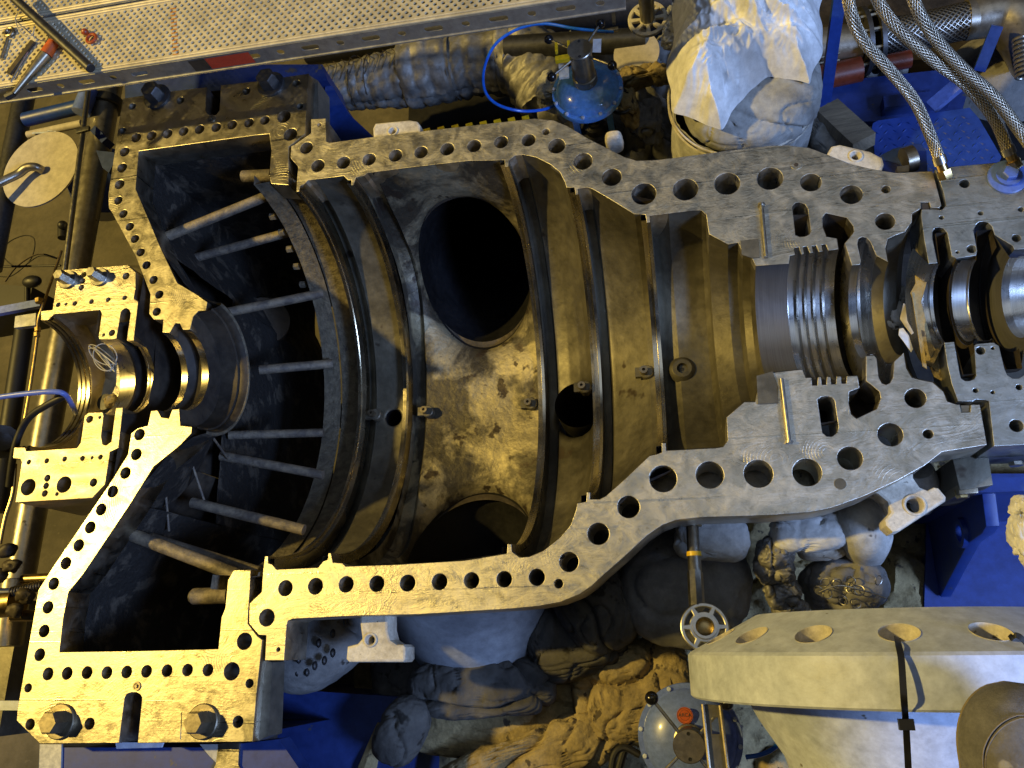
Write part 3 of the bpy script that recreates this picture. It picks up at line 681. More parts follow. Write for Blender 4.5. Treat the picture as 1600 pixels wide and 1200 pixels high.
revolve('sump_wall', [(xo+.048, ra+.008),(xo+.06,ra+.06),(xs-.002, ra+.06),(xs-.002, xbr[1]+.02)], 'bearing_face', ped, n=40)
revolve('bearing_shell', [(xbr[0]+.001, xbr[1]+.06),(xbr[0]+.001, xbr[1]-.002),(xbe[0]+.004, xbr[1]-.002),(xbe[0]+.005, xbr[1]+.006)], 'bearing', ped)
revolve('bearing_groove', [(xbe[0]+.005, xbr[1]+.006),(xbe[0]+.006, xbr[1]+.05),(xc[0]-.001, xbr[1]+.05),(xc[0]-.001, xbr[1]+.004)], 'cast_dark', ped)
revolve('oil_baffle', [(xc[0], xbr[1]-.001),(xc[0]+.006, xbr[1]-.001),(xc[0]+.007, xbr[1]+.004),(xc[0]+.011, xbr[1]+.004),(xc[0]+.012, xbr[1]-.001),(xd[0], xbr[1]-.001)], 'ring', ped)
revolve('end_wall', [(xd[0], xbr[1]),(xd[0]+.001, .48)], 'cast_dark', ped, n=40)
# pedestal body below the faces
wall('pedestal_wall', [at(30,785)[:2], at(143,777)[:2], at(163,756)[:2], at(172,706)[:2], at(185,700)[:2]], -.098, -.26, 'bearing_face', ped)
wall('pedestal_wall', [at(94,422)[:2], at(200,414)[:2], at(211,426)[:2], at(211,466)[:2]], -.098, -.5, 'cast_dark', ped)
wall('pedestal_wall', [at(214,471)[:2], at(210,560)[:2], at(196,636)[:2], at(189,694)[:2]], -.098, -.7, 'cast_dark', ped)
# sump opening disc: a yellowish plug face and bent wire
t = thing('loose_wire', 'tangle of thin grey wire hanging over the front bearing', 'wire', at(160,555,-.02))
pts = []
for k in range(46):
    a = k*.62; pts.append(at(160 + 19*math.cos(a) + 5*math.sin(a*.37), 558 + 17*math.sin(a*1.07) + 6*math.cos(a*.51), -.03 + .02*math.sin(a*.7)))
mb = MB(); mb.tube(pts, .0016, 6, 5); mb.build('strand', 'wire', t)
pc = at(165, 600, -.26); mb = MB(); mb.lathe(pc, (.2,0,1), [(0,.085),(.01,.085),(.01,.0001)], 40); so = mb.build('sump_plate', 'bearing_face', ped)
mb = MB(); mb.lathe(at(163,628,-.235), (0,0,1), [(0,.028),(.002,.0001)], 28); mb.build('sump_opening', 'black', ped)
blob('rag', 'dust', at(174,626,-.16), (.028,.022,.014), None, seed=5, amp=.012, sc=30, crease=.006, csc=25, sub=4)
tag(bpy.data.objects['rag'], 'small crumpled rag stuffed under the front bearing shell', 'rag')
# ================================================================== RIGHT BEARING HOUSING
HU = [(1600,389),(1585,390),(1582,384),(1554,367),(1550,354),(1544,348),(1537,346),(1530,347),(1525,351),(1521,360),(1527,392),(1525,399),(1495,404),(1487,400),(1480,364),(1474,357),(1467,355),(1461,356),(1457,362),(1457,372),(1465,411),(1451,412),(1444,375),(1439,337),(1440,327),(1457,327),(1472,328),(1478,321),(1474,300),(1461,265),(1480,261),(1600,250),(1700,241),(1700,389)]
HL = [(1475,535),(1491,534),(1500,585),(1502,591),(1508,595),(1515,595),(1522,592),(1525,587),(1522,540),(1526,537),(1552,535),(1561,540),(1570,577),(1574,586),(1582,591),(1592,591),(1600,586),(1700,580),(1700,690),(1600,695),(1553,697),(1545,627),(1540,625),(1525,624),(1520,627),(1497,627),(1487,600),(1480,570)]
hs = thing('bearing_housing', 'rear bearing housing at the right edge, grey drilled joint faces around bright half bores', 'bearing housing', (.85,0,-.7))
prism('joint_face', P2(HU), holes_of([(1471,340,3.5),(1532,333,4),(1595,327,4.5),(1588,372,7),(1518,389,7.5),(1496,394,2.5),(1507,287,8),(1640,330,8)]), -.12, 0, 'rightface', hs)
prism('joint_face', P2(HL), holes_of([(1524,610,4),(1551,613,3),(1592,605,5),(1532,548,7),(1551,544,2.5),(1588,665,11),(1640,640,8)]), -.12, 0, 'rightface', hs)
q = [rr(1451,412), rr(1465,411), rr(1487,400), rr(1495,404), rr(1525,399), rr(1554,367), rr(1582,384), rr(1600,389), rr(1700,389)]
def R_(u, v): return rr(u, v)
r0 = -at(1475,535)[1]; xA = at(1475,535)[0]; xB = at(1491,534)[0]; xC = at(1522,540)[0]; xD = at(1552,535)[0]; xE = at(1561,540)[0]; xF = at(1600,540)[0]
revolve('seal_bore', [(xA-.03, r0+.05),(xA, r0),(xA+.010, r0-.001),(xA+.011, r0+.005),(xA+.014, r0+.005),(xA+.015, r0-.001),(xB, r0-.001)], 'bore', hs)
revolve('oil_groove', [(xB+.001, r0),(xB+.006, r0+.085),(xC-.004, r0+.085),(xC-.001, r0+.006)], 'cast_dark', hs)
revolve('bearing_bore', [(xC, r0+.006),(xC+.002, r0-.003),(xC+.008, r0-.003),(xC+.009, r0+.003),(xD-.003, r0+.003),(xD-.002, r0-.001),(xD, r0-.001)], 'bore', hs)
revolve('oil_groove', [(xD+.001, r0),(xD+.016, r0+.08),(xD+.05, r0+.08),(xD+.052, r0+.03)], 'cast_dark', hs)
revolve('thrust_face', [(xD+.050, r0+.068),(xD+.052, r0+.065),(xF+.012, r0-.002)], 'bore_dull', hs)
revolve('bearing_bore', [(xF+.012, r0-.002),(xF+.03, r0-.004),(xF+.031, r0-.001),(xF+.2, r0-.001)], 'bore', hs)
c = at(1574, 277, 0)
mb = MB(); mb.lathe(c, (0,0,1), [(0,.047),(.004,.047),(.006,.044),(.006,.0001)], 40); wb = mb.build('cover_bolt', 'cover_blue', hs)
mb = MB(); mb.lathe(c+Vector((0,0,.006)), (0,0,1), [(0,.03),(.008,.03),(.008,.0001)], 36); mb.hexh(c+Vector((0,0,.014)), (0,0,1), .02, .016); mb.build('bolt_head', 'cover_blue', wb)
wall('housing_side', [at(1482,628)[:2], at(1545,630)[:2], at(1553,698)[:2], at(1600,696)[:2], at(1700,690)[:2]], -.118, -.20, 'rightface', hs, nz=4)
mb = MB(); mb.slab(P2([(1553,697),(1700,690),(1700,660),(1553,662)]), -.21, -.122); mb.build('housing_ledge', 'rightface', hs)
mb = MB(); p = at(1587,722,-.13); mb.hexh(p, (0,-1,0), .017, .01); mb.build('side_bolt', 'steel', hs)
wall('housing_wall', [at(1462,265)[:2], at(1600,250)[:2], at(1700,241)[:2]], -.118, -.6, 'cast_dark', hs)
# block under the joint with its nut
mb = MB(); mb.slab(P2([(1488,716),(1544,708),(1552,758),(1500,766)], -.13), -.30, -.13); b_ = mb.build('support_block', 'cast', hs, bevel=.003)
mb = MB(); mb.slab(P2([(1492,745),(1524,742),(1526,772),(1496,774)], -.15), -.32, -.135); mb.build('support_block', 'bolt', hs, bevel=.003)
mb = MB(); mb.hexh(at(1502,766,-.16), (0,-1,0), .016, .02); mb.build('nut', 'brass', hs)
# torn packing in the gap
def shard(name, mat, pts, z, th, label, cat):
    o = prism(name, P2(pts, z), [], z-th, z, mat, None, .0006)
    me = o.data
    for v in me.vertices: v.co.z += .02*noise.noise(Vector((v.co.x*20, v.co.y*20, 3)))
    tag(o, label, cat)
shard('cardboard_strip', 'dust', [(1436,345),(1441,380),(1450,430),(1446,450),(1440,470),(1455,540),(1478,575),(1486,600),(1460,590),(1444,560),(1430,480),(1424,455),(1432,440),(1430,400)], -.06, .004, 'torn brown cardboard strip standing in the gap right of the labyrinth seal', 'cardboard')
shard('cardboard_strip', 'dust', [(1424,455),(1430,457),(1446,560),(1449,576),(1442,572)], -.03, .004, 'narrow folded yellowish cardboard edge beside the larger torn strip', 'cardboard')
blob('rag', 'cloth_white', at(1396,485,-.22), (.05,.07,.03), None, seed=9, amp=.012, sc=14, crease=.016, csc=16, box=.6, sub=5)
tag(bpy.data.objects['rag.001'], 'white smudged cloth showing through the narrow gap between casing and rear housing', 'cloth')
shard('paper_scrap', 'beige', [(1411,475),(1414,476),(1419,500),(1428,520),(1424,523),(1415,508),(1408,495)], -.05, .002, 'cream paper scrap hanging in the gap above a crumpled one', 'paper scrap')
shard('paper_scrap', 'plastic_sheet', [(1406,512),(1412,511),(1420,525),(1427,545),(1424,550),(1410,535),(1403,525)], -.05, .002, 'crumpled white paper scrap low in the gap by the cardboard', 'paper scrap')
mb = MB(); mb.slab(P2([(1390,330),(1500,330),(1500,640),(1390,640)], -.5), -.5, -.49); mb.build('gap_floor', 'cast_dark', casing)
# ================================================================== WALKWAY PLANK
ZP = .30
a_ = at(-60, 146.3, ZP); b_ = at(975, -14, ZP); dx_ = (b_-a_); Lp = dx_.length; dx_.normalize(); dy_ = Vector((-dx_.y, dx_.x, 0))
wk = thing('scaffold_plank', 'long perforated galvanised walkway plank across the top left corner', 'walkway plank', a_)
wide = .245
def plank(t, O, L, wide, mats='galv', rust=True):
    pitch = .0235; rows = int((wide-.03)/.0135); n = int(L/pitch)-1; mb = MB(); k = 10; rp = .0135; r = .0055
    y0 = .022
    for j in range(rows):
        ox = .02 + (pitch/2 if j % 2 else 0)
        for i in range(n):
            cx_, cy_ = ox + i*pitch + pitch/2, y0 + j*rp + rp/2
            base = len(mb.v); vs = []
            for q_ in range(k):
                a = 2*PI*(q_+.5)/k; c_, s_ = math.cos(a), math.sin(a); m_ = max(abs(c_)/(pitch/2), abs(s_)/(rp/2))
                vs.append((c_/m_, s_/m_, 0))
            for q_ in range(k):
                a = 2*PI*(q_+.5)/k; vs.append((math.cos(a)*r*1.15, math.sin(a)*r*1.0, 0))
            for q_ in range(k):
                a = 2*PI*(q_+.5)/k; vs.append((math.cos(a)*r*.95, math.sin(a)*r*.85, -.004))
            # corners of the cell
            vs += [(pitch/2*sx, rp/2*sy, 0) for sx, sy in ((1,1),(-1,1),(-1,-1),(1,-1))]
            W = [O + dx_*(cx_+v[0]) + dy_*(cy_+v[1]) + Vector((0,0,v[2])) for v in vs]
            fs = [(q_, (q_+1)%k, (q_+1)%k+k, q_+k) for q_ in range(k)] + [(q_+k, (q_+1)%k+k, (q_+1)%k+2*k, q_+2*k) for q_ in range(k)]
            # fill the corners between octagon-like rim and the square cell
            for ci, (sx, sy) in enumerate(((1,1),(-1,1),(-1,-1),(1,-1))):
                for q_ in range(k):
                    A_, B_ = vs[q_], vs[(q_+1)%k]
                    onx = abs(abs(A_[0])-pitch/2) < 1e-6; bx = abs(abs(B_[0])-pitch/2) < 1e-6
                    if onx != bx and A_[0]*sx >= -1e-9 and B_[0]*sx >= -1e-9 and A_[1]*sy >= -1e-9 and B_[1]*sy >= -1e-9:
                        fs.append((q_, 3*k+ci, (q_+1)%k))
            mb.add(W, fs)
    # plain strips along both sides
    def strip(ya, yb, xa=0, xb=L, z=0):
        mb.add([O+dx_*xa+dy_*ya+Vector((0,0,z)), O+dx_*xb+dy_*ya+Vector((0,0,z)), O+dx_*xb+dy_*yb+Vector((0,0,z)), O+dx_*xa+dy_*yb+Vector((0,0,z))], [(0,1,2,3)])
    strip(0, y0); strip(y0+rows*rp, wide); strip(y0, y0+rows*rp, 0, .02); strip(y0, y0+rows*rp, .02+n*pitch+pitch/2, L)
    for j in range(rows):
        if j % 2: strip(y0+j*rp, y0+(j+1)*rp, .02, .02+pitch/2)
        else: strip(y0+j*rp, y0+(j+1)*rp, .02+n*pitch, .02+n*pitch+pitch/2)
    mb.build('deck', mats, t, 30, fix=True)
    # rolled edges
    for y_, zz in ((.004,.003),(.014,.003),(wide-.004,.003),(wide-.014,.003)):
        m2 = MB(); m2.cyl(O+dx_*0+dy_*y_+Vector((0,0,zz-.002)), O+dx_*L+dy_*y_+Vector((0,0,zz-.002)), .0045, n=10); m2.build('rolled_edge', mats, t)
    # side face with oval slots, lower lip
    holes = []; x = .06; kk = 0
    while x < L-.05:
        w_ = .027 if kk % 2 == 0 else .012; h_ = .0085
        if not (.33*L < x < .40*L):
            holes.append([(x + (w_-h_ if kk%2==0 else .003)*(1 if math.cos(a)>0 else -1) + h_*math.cos(a), .030 + h_*math.sin(a)) for a in [2*PI*i/20 for i in range(20)]])
        x += .093; kk += 1
    so = prism('side_rail', [(0,0),(L,0),(L,.056),(0,.056)], holes, -.0015, .0015, 'galv_side', None, .0005)
    Rm = Matrix((dx_, Vector((0,0,1)), -dy_)).transposed().to_4x4()   # x->dx, y->up
    so.data.transform(Matrix.Translation(O + Vector((0,0,-.058)) + dy_*.0) @ Rm)
    so.parent = t; so.matrix_parent_inverse = Matrix.Translation(t.location).inverted()
    m2 = MB(); m2.cyl(O+Vector((0,0,-.060))-dy_*.002, O+dx_*L+Vector((0,0,-.060))-dy_*.002, .0042, n=10); m2.build('rolled_edge', 'galv_side', t)
    back = MB(); c0 = O+dy_*wide; back.add([c0, c0+dx_*L, c0+dx_*L+Vector((0,0,-.058)), c0+Vector((0,0,-.058))], [(0,1,2,3)]); back.build('side_rail', 'galv_side', t)
    e = O+dx_*L; m3 = MB(); m3.add([e, e+dy_*wide, e+dy_*wide+Vector((0,0,-.058)), e+Vector((0,0,-.058))], [(0,1,2,3)]); m3.build('end_plate', 'galv_side', t)
plank(wk, a_, Lp, wide)
def along(t, u, v, z=ZP):   # put flat mark on deck
    return at(u, v, z)
mb = MB(); pts_ = [along(0,u,v,ZP+.0012) for u,v in ((272,32),(283,32),(275,88),(262,92))]
mb.add(pts_, [(0,1,2,3)])
# paint between the holes: thin stripes beside the hole rows
mk = MB()
for j in range(14):
    y_ = .022 + j*.0135
    t0 = (at(270,60,ZP)-a_).dot(dx_) - (j-7)*.0028
    mk.add([a_+dx_*(t0-.010)+dy_*(y_-.0022)+Vector((0,0,.0008)), a_+dx_*(t0+.010)+dy_*(y_-.0022)+Vector((0,0,.0008)), a_+dx_*(t0+.010)+dy_*(y_+.0022)+Vector((0,0,.0008)), a_+dx_*(t0-.010)+dy_*(y_+.0022)+Vector((0,0,.0008))], [(0,1,2,3)])
mk.build('orange_mark', 'plank_mark', wk)
def on_side(u0, v0, u1, v1, mat, name):
    t0 = (at(u0,v0,ZP-.03)-a_).dot(dx_); t1 = (at(u1,v1,ZP-.03)-a_).dot(dx_); m = MB(); o_ = a_ - dy_*.0028
    m.add([o_+dx_*t0+Vector((0,0,-.052)), o_+dx_*t1+Vector((0,0,-.052)), o_+dx_*t1+Vector((0,0,-.008)), o_+dx_*t0+Vector((0,0,-.008))], [(0,1,2,3)])
    return m.build(name, mat, wk)
on_side(326,98,394,88,'red_label','rating_label'); on_side(300,104,325,99,'cast_dark','rating_label')
wk2 = thing('scaffold_plank', 'second perforated plank lying behind the first, only its edge showing at the top', 'walkway plank', a_+dy_*.262)
plank(wk2, a_+dy_*(wide+.016)+Vector((0,0,-.001)), .75, wide)
# things on the plank
def simple(name, label, cat, mat, build, group=None):
    mb = MB(); build(mb); o = mb.build(name, mat); tag(o, label, cat, group); return o
simple('steel_tube', 'dark grey steel tube lying diagonally over the plank corner', 'tube', 'dark_steel', lambda m: m.cyl(at(12,-12,ZP+.06), at(142,107,ZP+.018), .0145, n=20, bev=.001))
t = thing('chisel_bar', 'yellow-brown tapered bar with dark tip lying on the plank', 'bar', at(50,110,ZP))
MB().cyl(at(84,66,ZP+.014), at(72,85,ZP+.014), .016, .018, 14).build('handle', 'orange', t)
MB().cyl(at(72,85,ZP+.014), at(22,146,ZP+.014), .018, .008, 14).build('shank', 'bolt', t)
MB().cyl(at(22,146,ZP+.013), at(10,152,ZP+.013), .009, .011, 8).build('tip', 'dark_steel', t)
simple('flat_bar', 'narrow brown flat bar under the chisel bar', 'bar', 'cast_dark', lambda m: m.box(at(33,90,ZP+.006), (.13,.018,.008), Matrix.Rotation(1.03,3,'Z')))
t = thing('ring_spanner', 'ring spanner lying at the far left end of the plank', 'spanner', at(18,55,ZP))
MB().torus(at(15,50,ZP+.006), (0,0,1), .015, .005, 24, 8).build('ring_head', 'bolt', t); MB().cyl(at(12,60,ZP+.006), at(2,92,ZP+.006), .005, n=10).build('shaft', 'steel', t)
simple('thin_rod', 'thin bright rod lying beside the chisel bar', 'rod', 'steel', lambda m: m.cyl(at(46,76,ZP+.005), at(17,128,ZP+.005), .003, n=8))
simple('wire_loop', 'thin white wire loop hanging over the tools', 'wire', 'wire', lambda m: m.tube([at(28,20,ZP+.02), at(24,32,ZP+.01), at(34,52,ZP+.03), at(50,55,ZP+.03), at(54,40,ZP+.03)], .0016, 6))
t = thing('shackle_ring', 'red-brown lacquered ring lying on the perforated plank', 'ring', at(143,58,ZP))
MB().torus(at(143,60,ZP+.009), (0,0,1), .0155, .005, 28, 10).build('ring_body', 'red_ring', t); MB().ball(at(133,50,ZP+.012), .011, 12).build('ring_knot', 'red_ring', t)
# ================================================================== LEFT SIDE PIPES
zl = -.5
t = thing('oil_pipe', 'thick grey steel pipe running down behind the front bearing pedestal', 'pipe', at(90,600,zl))
MB().cyl(at(172,130,zl), at(30,905,zl), .052, n=40).build('pipe_wall', 'pipe_grey', t)
MB().cyl(at(168,157,zl), at(166,168,zl), .068, n=40).build('pipe_flange', 'dark_steel', t)
MB().cyl(at(25,905,zl), at(10,1010,zl), .052, n=40).build('pipe_wall', 'pipe_grey', t)
simple('thin_tube', 'slim silver tube beside the thick grey pipe', 'tube', 'steel', lambda m: m.cyl(at(138,140,-.38), at(100,432,-.38), .0105, n=16))
t = thing('pipe_clamp', 'dark flat clamp across the slim silver tube', 'clamp', at(130,203,-.36)); MB().box(at(130,203,-.365), (.06,.022,.012), Matrix.Rotation(.1,3,'Z')).build('clamp_plate', 'dark_steel', t, bevel=.002)
simple('thin_pipe', 'dark pipe far left beside the round white cover', 'pipe', 'dark_steel', lambda m: m.cyl(at(42,130,-.6), at(-15,420,-.6), .045, n=24))
t = thing('blue_pipe', 'blue pipe crossing under the walkway plank', 'pipe', at(85,175,-.55)); MB().cyl(at(40,187,-.55), at(128,166,-.55), .032, n=24).build('pipe_wall', 'blue', t); MB().cyl(at(126,176,-.42), at(140,140,-.42), .036, n=28).build('pipe_end', 'blue_violet', t)
simple('beige_pipe', 'thin beige pipe with arrow label below the blue pipe', 'pipe', 'beige', lambda m: m.cyl(at(44,211,-.56), at(128,193,-.56), .017, n=20))
ar = MB(); o_ = at(50,208,-.54); e_ = at(84,206,-.54); n_ = Vector((0,.004,0)); zz = Vector((0,0,.0))
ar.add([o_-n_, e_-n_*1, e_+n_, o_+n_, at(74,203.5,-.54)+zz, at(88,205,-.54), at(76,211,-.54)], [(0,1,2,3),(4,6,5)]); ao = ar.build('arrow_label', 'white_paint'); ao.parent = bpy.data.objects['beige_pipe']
t = thing('round_cover', 'round flat cream cover plate left of the exhaust casing', 'cover plate', at(65,265,-.5))
MB().lathe(at(65,265,-.5), (0,0,1), [(0,px(56,65,265,-.5)),(.008,px(56,65,265,-.5)),(.008,.0001)], 72).build('cover_disc', 'beige', t)
simple('bent_conduit', 'grey bent conduit lying over the round cover plate', 'conduit', 'pipe_grey', lambda m: m.tube([at(-30,300,-.40), at(5,283,-.43), at(28,272,-.45), at(42,262,-.45), at(56,261,-.46), at(66,266,-.485)], .018, 14))
t = thing('frame_brace', 'dark blue angled frame brace beside the exhaust casing corner', 'brace', at(165,240,-.5))
MB().slab(P2([(150,235),(178,238),(180,250),(170,270),(160,262)], -.35), -.5, -.35).build('brace_plate', 'blue_dark', t)
MB().box(at(160,215,-.45), (.10,.03,.05), Matrix.Rotation(-.8,3,'Z')).build('brace_arm', 'blue_dark', t)
simple('tank_body', 'dark blue round tank below the exhaust casing corner', 'tank', 'blue_dark', lambda m: m.cyl(at(160,280,-.9), at(160,300,-1.3), .16, n=36))
# floor-side clutter
simple('drain_plug', 'small black valve cap beside the thick grey pipe', 'drain plug', 'black', lambda m: (m.cyl(at(98,350,-.5), at(98,372,-.5), .019, n=20), m.ball(at(98,352,-.48), .02, 14)))
simple('cable_loop', 'thin dark cable coiled on the concrete floor', 'cable', 'black', lambda m: m.tube([at(0,432,-1.1), at(20,430,-1.1), at(48,405,-1.1), at(54,375,-1.1), at(38,368,-1.1), at(12,380,-1.1), at(5,400,-1.1), at(30,418,-1.1), at(62,400,-1.1), at(92,405,-1.1)], .003, 6))
simple('red_cable', 'thin red-brown cable arching over the floor', 'cable', 'cast_dark', lambda m: m.tube([at(8,440,-.8), at(28,415,-.8), at(60,397,-.8), at(93,405,-.8)], .004, 6))
simple('black_rail', 'slim black rail crossing in front of the floor at left', 'rail', 'black', lambda m: m.cyl(at(-20,417,-.7), at(95,415,-.7), .005, n=8))
t = thing('blue_crossbar', 'flat blue-grey crossbar reaching to the bearing pedestal', 'crossbar', at(30,482,-.2))
p0 = at(-20,490,-.2); p1 = at(66,474,-.2); MB().box((p0+p1)/2, ((p1-p0).length,.028,.02), Matrix.Rotation(math.atan2(p1.y-p0.y, p1.x-p0.x),3,'Z')).build('bar', 'blue_violet', t)
MB().slab(P2([(24,494),(56,489),(55,508),(22,512)],-.2), -.22, -.2).build('bracket_plate', 'tape', t)
simple('clamp_screw', 'black rounded clamp screw above the blue crossbar', 'clamp screw', 'black', lambda m: (m.ball(at(50,440,-.25), .03, 18, (1.3,.8,.7)), m.cyl(at(43,448,-.28), at(43,470,-.3), .011, n=12)))
simple('machine_block', 'black machine block behind the blue crossbar', 'machine block', 'black', lambda m: m.slab(P2([(-60,440),(50,448),(45,480),(-60,500)],-.5), -.7, -.5))
t = thing('instrument_tube', 'thin brass-coloured instrument tube with two fittings left of the pedestal', 'tube', at(55,550,-.15))
MB().tube([at(96,392,-.2), at(80,440,-.18), at(68,475,-.15), at(60,500,-.15), at(58,530,-.15), at(48,600,-.15), at(36,670,-.15)], .0048, 10).build('tube_wall', 'brass', t)
for (u, v, r) in ((61,470,.013),(59,515,.010),(58,523,.010)): MB().cyl(at(u,v-3,-.145), at(u,v+3,-.145), r, n=6).build('fitting', 'brass', t)
t = thing('instrument_tube', 'thin yellow-lit tube curving down at the lower left edge', 'tube', at(15,780,-.2))
MB().tube([at(24,725,-.25), at(20,770,-.25), at(8,810,-.25), at(0,850,-.25)], .006, 10).build('tube_wall', 'brass', t)
simple('blue_tube', 'thin blue-violet tube entering the front bearing from the left', 'tube', 'blue_violet', lambda m: m.tube([at(-20,623,.02), at(40,615,.01), at(85,612,0), at(102,617,-.02), at(112,632,-.08), at(118,645,-.15)], .0085, 12))
simple('rubber_hose', 'black rubber hose arching beside the front bearing oil rings', 'hose', 'black', lambda m: m.tube([at(103,618,-.03), at(75,632,-.04), at(48,650,-.06), at(33,672,-.08), at(22,705,-.1), at(14,760,-.14)], .011, 12))
simple('flanged_valve', 'black flanged valve at the left edge beside the thick pipe', 'valve', 'black', lambda m: (m.cyl(at(2,690,-.3), at(2,690,-.27), .058, n=32), m.cyl(at(2,690,-.27), at(4,690,-.2), .03, n=24)))
simple('dark_pipe', 'black pipe running down the far left edge', 'pipe', 'black', lambda m: m.cyl(at(40,500,-.55), at(-5,800,-.55), .035, n=20))
t = thing('hose_cluster', 'brass and steel hose fittings crossing the lower left edge', 'fittings', at(25,920,-.3))
MB().cyl(at(36,905,-.3), at(80,903,-.3), .016, n=16).build('connector', 'brass', t); MB().cyl(at(20,962,-.3), at(72,962,-.3), .018, n=16).build('connector', 'brass', t)
MB().tube([at(-10,925,-.28), at(25,925,-.28), at(58,917,-.3), at(75,908,-.34)], .014, 12).build('corrugated_hose', 'blue_dark', t)
mbs = MB()
for k in range(12): mbs.torus(at(20+k*4.2,925-k*.9,-.28), (1,.15,0), .0155, .0025, 18, 6)
mbs.build('hose_rib', 'bolt', t)
MB().cyl(at(-10,945,-.3), at(28,940,-.3), .045, n=28).build('brass_body', 'brass', t)
for k, (u, v) in enumerate(((10,862),(18,885),(-2,900),(22,955),(40,932))):
    blob('rag_lump', 'cast_dark', at(u,v,-.25), (.03,.022,.02), t, seed=20+k, amp=.012, sc=25, crease=.006, csc=20, sub=3)
simple('floor_box', 'dark box standing low at the lower left edge', 'box', 'cast', lambda m: m.box(at(20,1040,-1.0), (.35,.5,.4)))
simple('white_rail', 'pale flat rail end low at the left edge', 'rail', 'white_paint', lambda m: m.box(at(5,1102,-.5), (.14,.03,.02)))
# ================================================================== BOTTOM LEFT
t = thing('support_beam', 'blue support beam under the exhaust casing foot, taped at its edges', 'beam', at(200,1200,-.2))
MB().slab(P2([(62,1168),(340,1168),(345,1262),(55,1262)],-.10), -.4, -.10).build('beam_top', 'blue_dark', t)
MB().slab(P2([(62,1163),(96,1163),(95,1200),(60,1240)],-.094), -.10, -.094).build('tape_patch', 'tape', t)
MB().slab(P2([(312,1163),(342,1163),(338,1192),(326,1180)],-.094), -.10, -.094).build('tape_patch', 'tape', t)
MB().slab(P2([(180,1160),(255,1160),(252,1168),(182,1170)],-.094), -.10, -.094).build('tape_patch', 'white_paint', t)
simple('foot_block', 'yellow-lit steel block at the bottom edge between two taped plates', 'block', 'exflange', lambda m: m.slab(P2([(342,1162),(374,1160),(372,1195),(380,1210),(330,1210),(338,1192)],-.092), -.3, -.092))
simple('taped_plate', 'dark blue taped plate at the bottom edge right of the steel block', 'plate', 'blue_dark', lambda m: m.slab(P2([(376,1162),(436,1155),(470,1205),(374,1230)],-.10), -.16, -.10))
simple('blue_box_beam', 'deep blue box beam below the exhaust casing flange', 'beam', 'blue_dark', lambda m: m.slab(P2([(433,1076),(640,1090),(640,1240),(425,1240)],-.5), -.95, -.5))
simple('beam_upright', 'blue-grey upright post beside the exhaust casing corner', 'post', 'pipe_grey', lambda m: m.slab(P2([(408,1030),(425,1035),(420,1150),(402,1158)],-.03), -.10, -.03))
t = thing('perforated_lagging', 'grey perforated lagging pad below the left end of the lower flange', 'lagging', at(490,1010,-.3))
lg = blob('lagging_pad', 'cloth_grey', at(492,1000,-.33), (.15,.13,.13), t, rz=.5, amp=.006, sc=5, crease=.008, csc=6, box=.7, seed=12)
for (u, v) in ((466,1003),(467,1030),(465,1050),(492,1040),(507,1032),(498,1005),(520,990),(520,1020),(480,1050),(540,970)):
    MB().ball(at(u,v,-.19 if v < 1045 else -.22), .010, 12, (.7,1.3,1)).build('lacing_hook', 'black', t)
MB().cyl(at(464,985,-.17), at(464,1009,-.17), .012, n=12).build('corner_clip', 'lug', t)
# ================================================================== INSULATION BELOW
def hum(s): return lambda x, y: .07*noise.fractal(Vector((x*4, y*4, s)), 1.0, 2.0, 5) - .05*max(0, 1-abs(noise.noise(Vector((x*5, y*5, s+4))))*8) + .012*noise.fractal(Vector((x*30, y*30, s)), 1.0, 2.0, 3)
o = sheet('insulation_bed', 'dust', 560, 1700, 700, 1320, -.78, hum(2.0), 150, 100); tag(o, 'dust covered bed of insulation spread low between casing and bottom edge', 'insulation')
o['kind'] = 'stuff'
def bl(label, mat, u, v, z, ru, rv, rz_=.1, rot=0, seed=0, **kw):
    o = blob('insulation_blanket', mat, at(u,v,z), (px(ru,u,v,z), px(rv,u,v,z), rz_), None, rz=rot, seed=seed, **kw); tag(o, label, 'insulation blanket'); return o
bl('big dusty yellow-lit blanket at the bottom centre with an oval shadow', 'dust', 760, 1100, -.62, 175, 80, .10, -.1, 1, amp=.022, sc=3.5, crease=.035, csc=3.2, box=.55, sub=6)
bl('humped dusty blanket left of the lower blue actuator', 'dust', 990, 1080, -.55, 95, 80, .10, .2, 2, amp=.028, sc=4, crease=.035, csc=4, box=.6, sub=6)
bl('folded dusty blanket edge along the bottom of the picture', 'dust', 830, 1185, -.52, 170, 38, .07, .32, 4, amp=.03, sc=4, crease=.03, csc=3.5, box=.6, sub=6)
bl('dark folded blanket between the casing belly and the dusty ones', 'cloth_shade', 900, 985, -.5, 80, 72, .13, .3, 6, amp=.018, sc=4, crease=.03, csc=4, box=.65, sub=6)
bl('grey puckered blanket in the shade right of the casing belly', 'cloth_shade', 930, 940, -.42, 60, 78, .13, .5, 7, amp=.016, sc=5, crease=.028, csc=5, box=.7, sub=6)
bl('large dark round blanket hanging behind the small hand wheel', 'cloth_grey', 1070, 920, -.38, 105, 95, .13, -.2, 8, amp=.012, sc=4, crease=.012, csc=3.5, box=.85)
bl('white stitched blanket below the lower flange beside the hand wheel stem', 'cloth_white', 1110, 842, -.24, 62, 36, .06, -.05, 9, amp=.012, crease=.012, box=.6)
bl('white stitched blanket under the lower flange left of the white elbow', 'cloth_white', 1265, 832, -.24, 66, 36, .06, .1, 10, amp=.012, crease=.014, box=.6)
bl('cream padded blanket end below the white stitched one', 'lug', 1285, 855, -.30, 42, 22, .05, .05, 11, amp=.01, crease=.01)
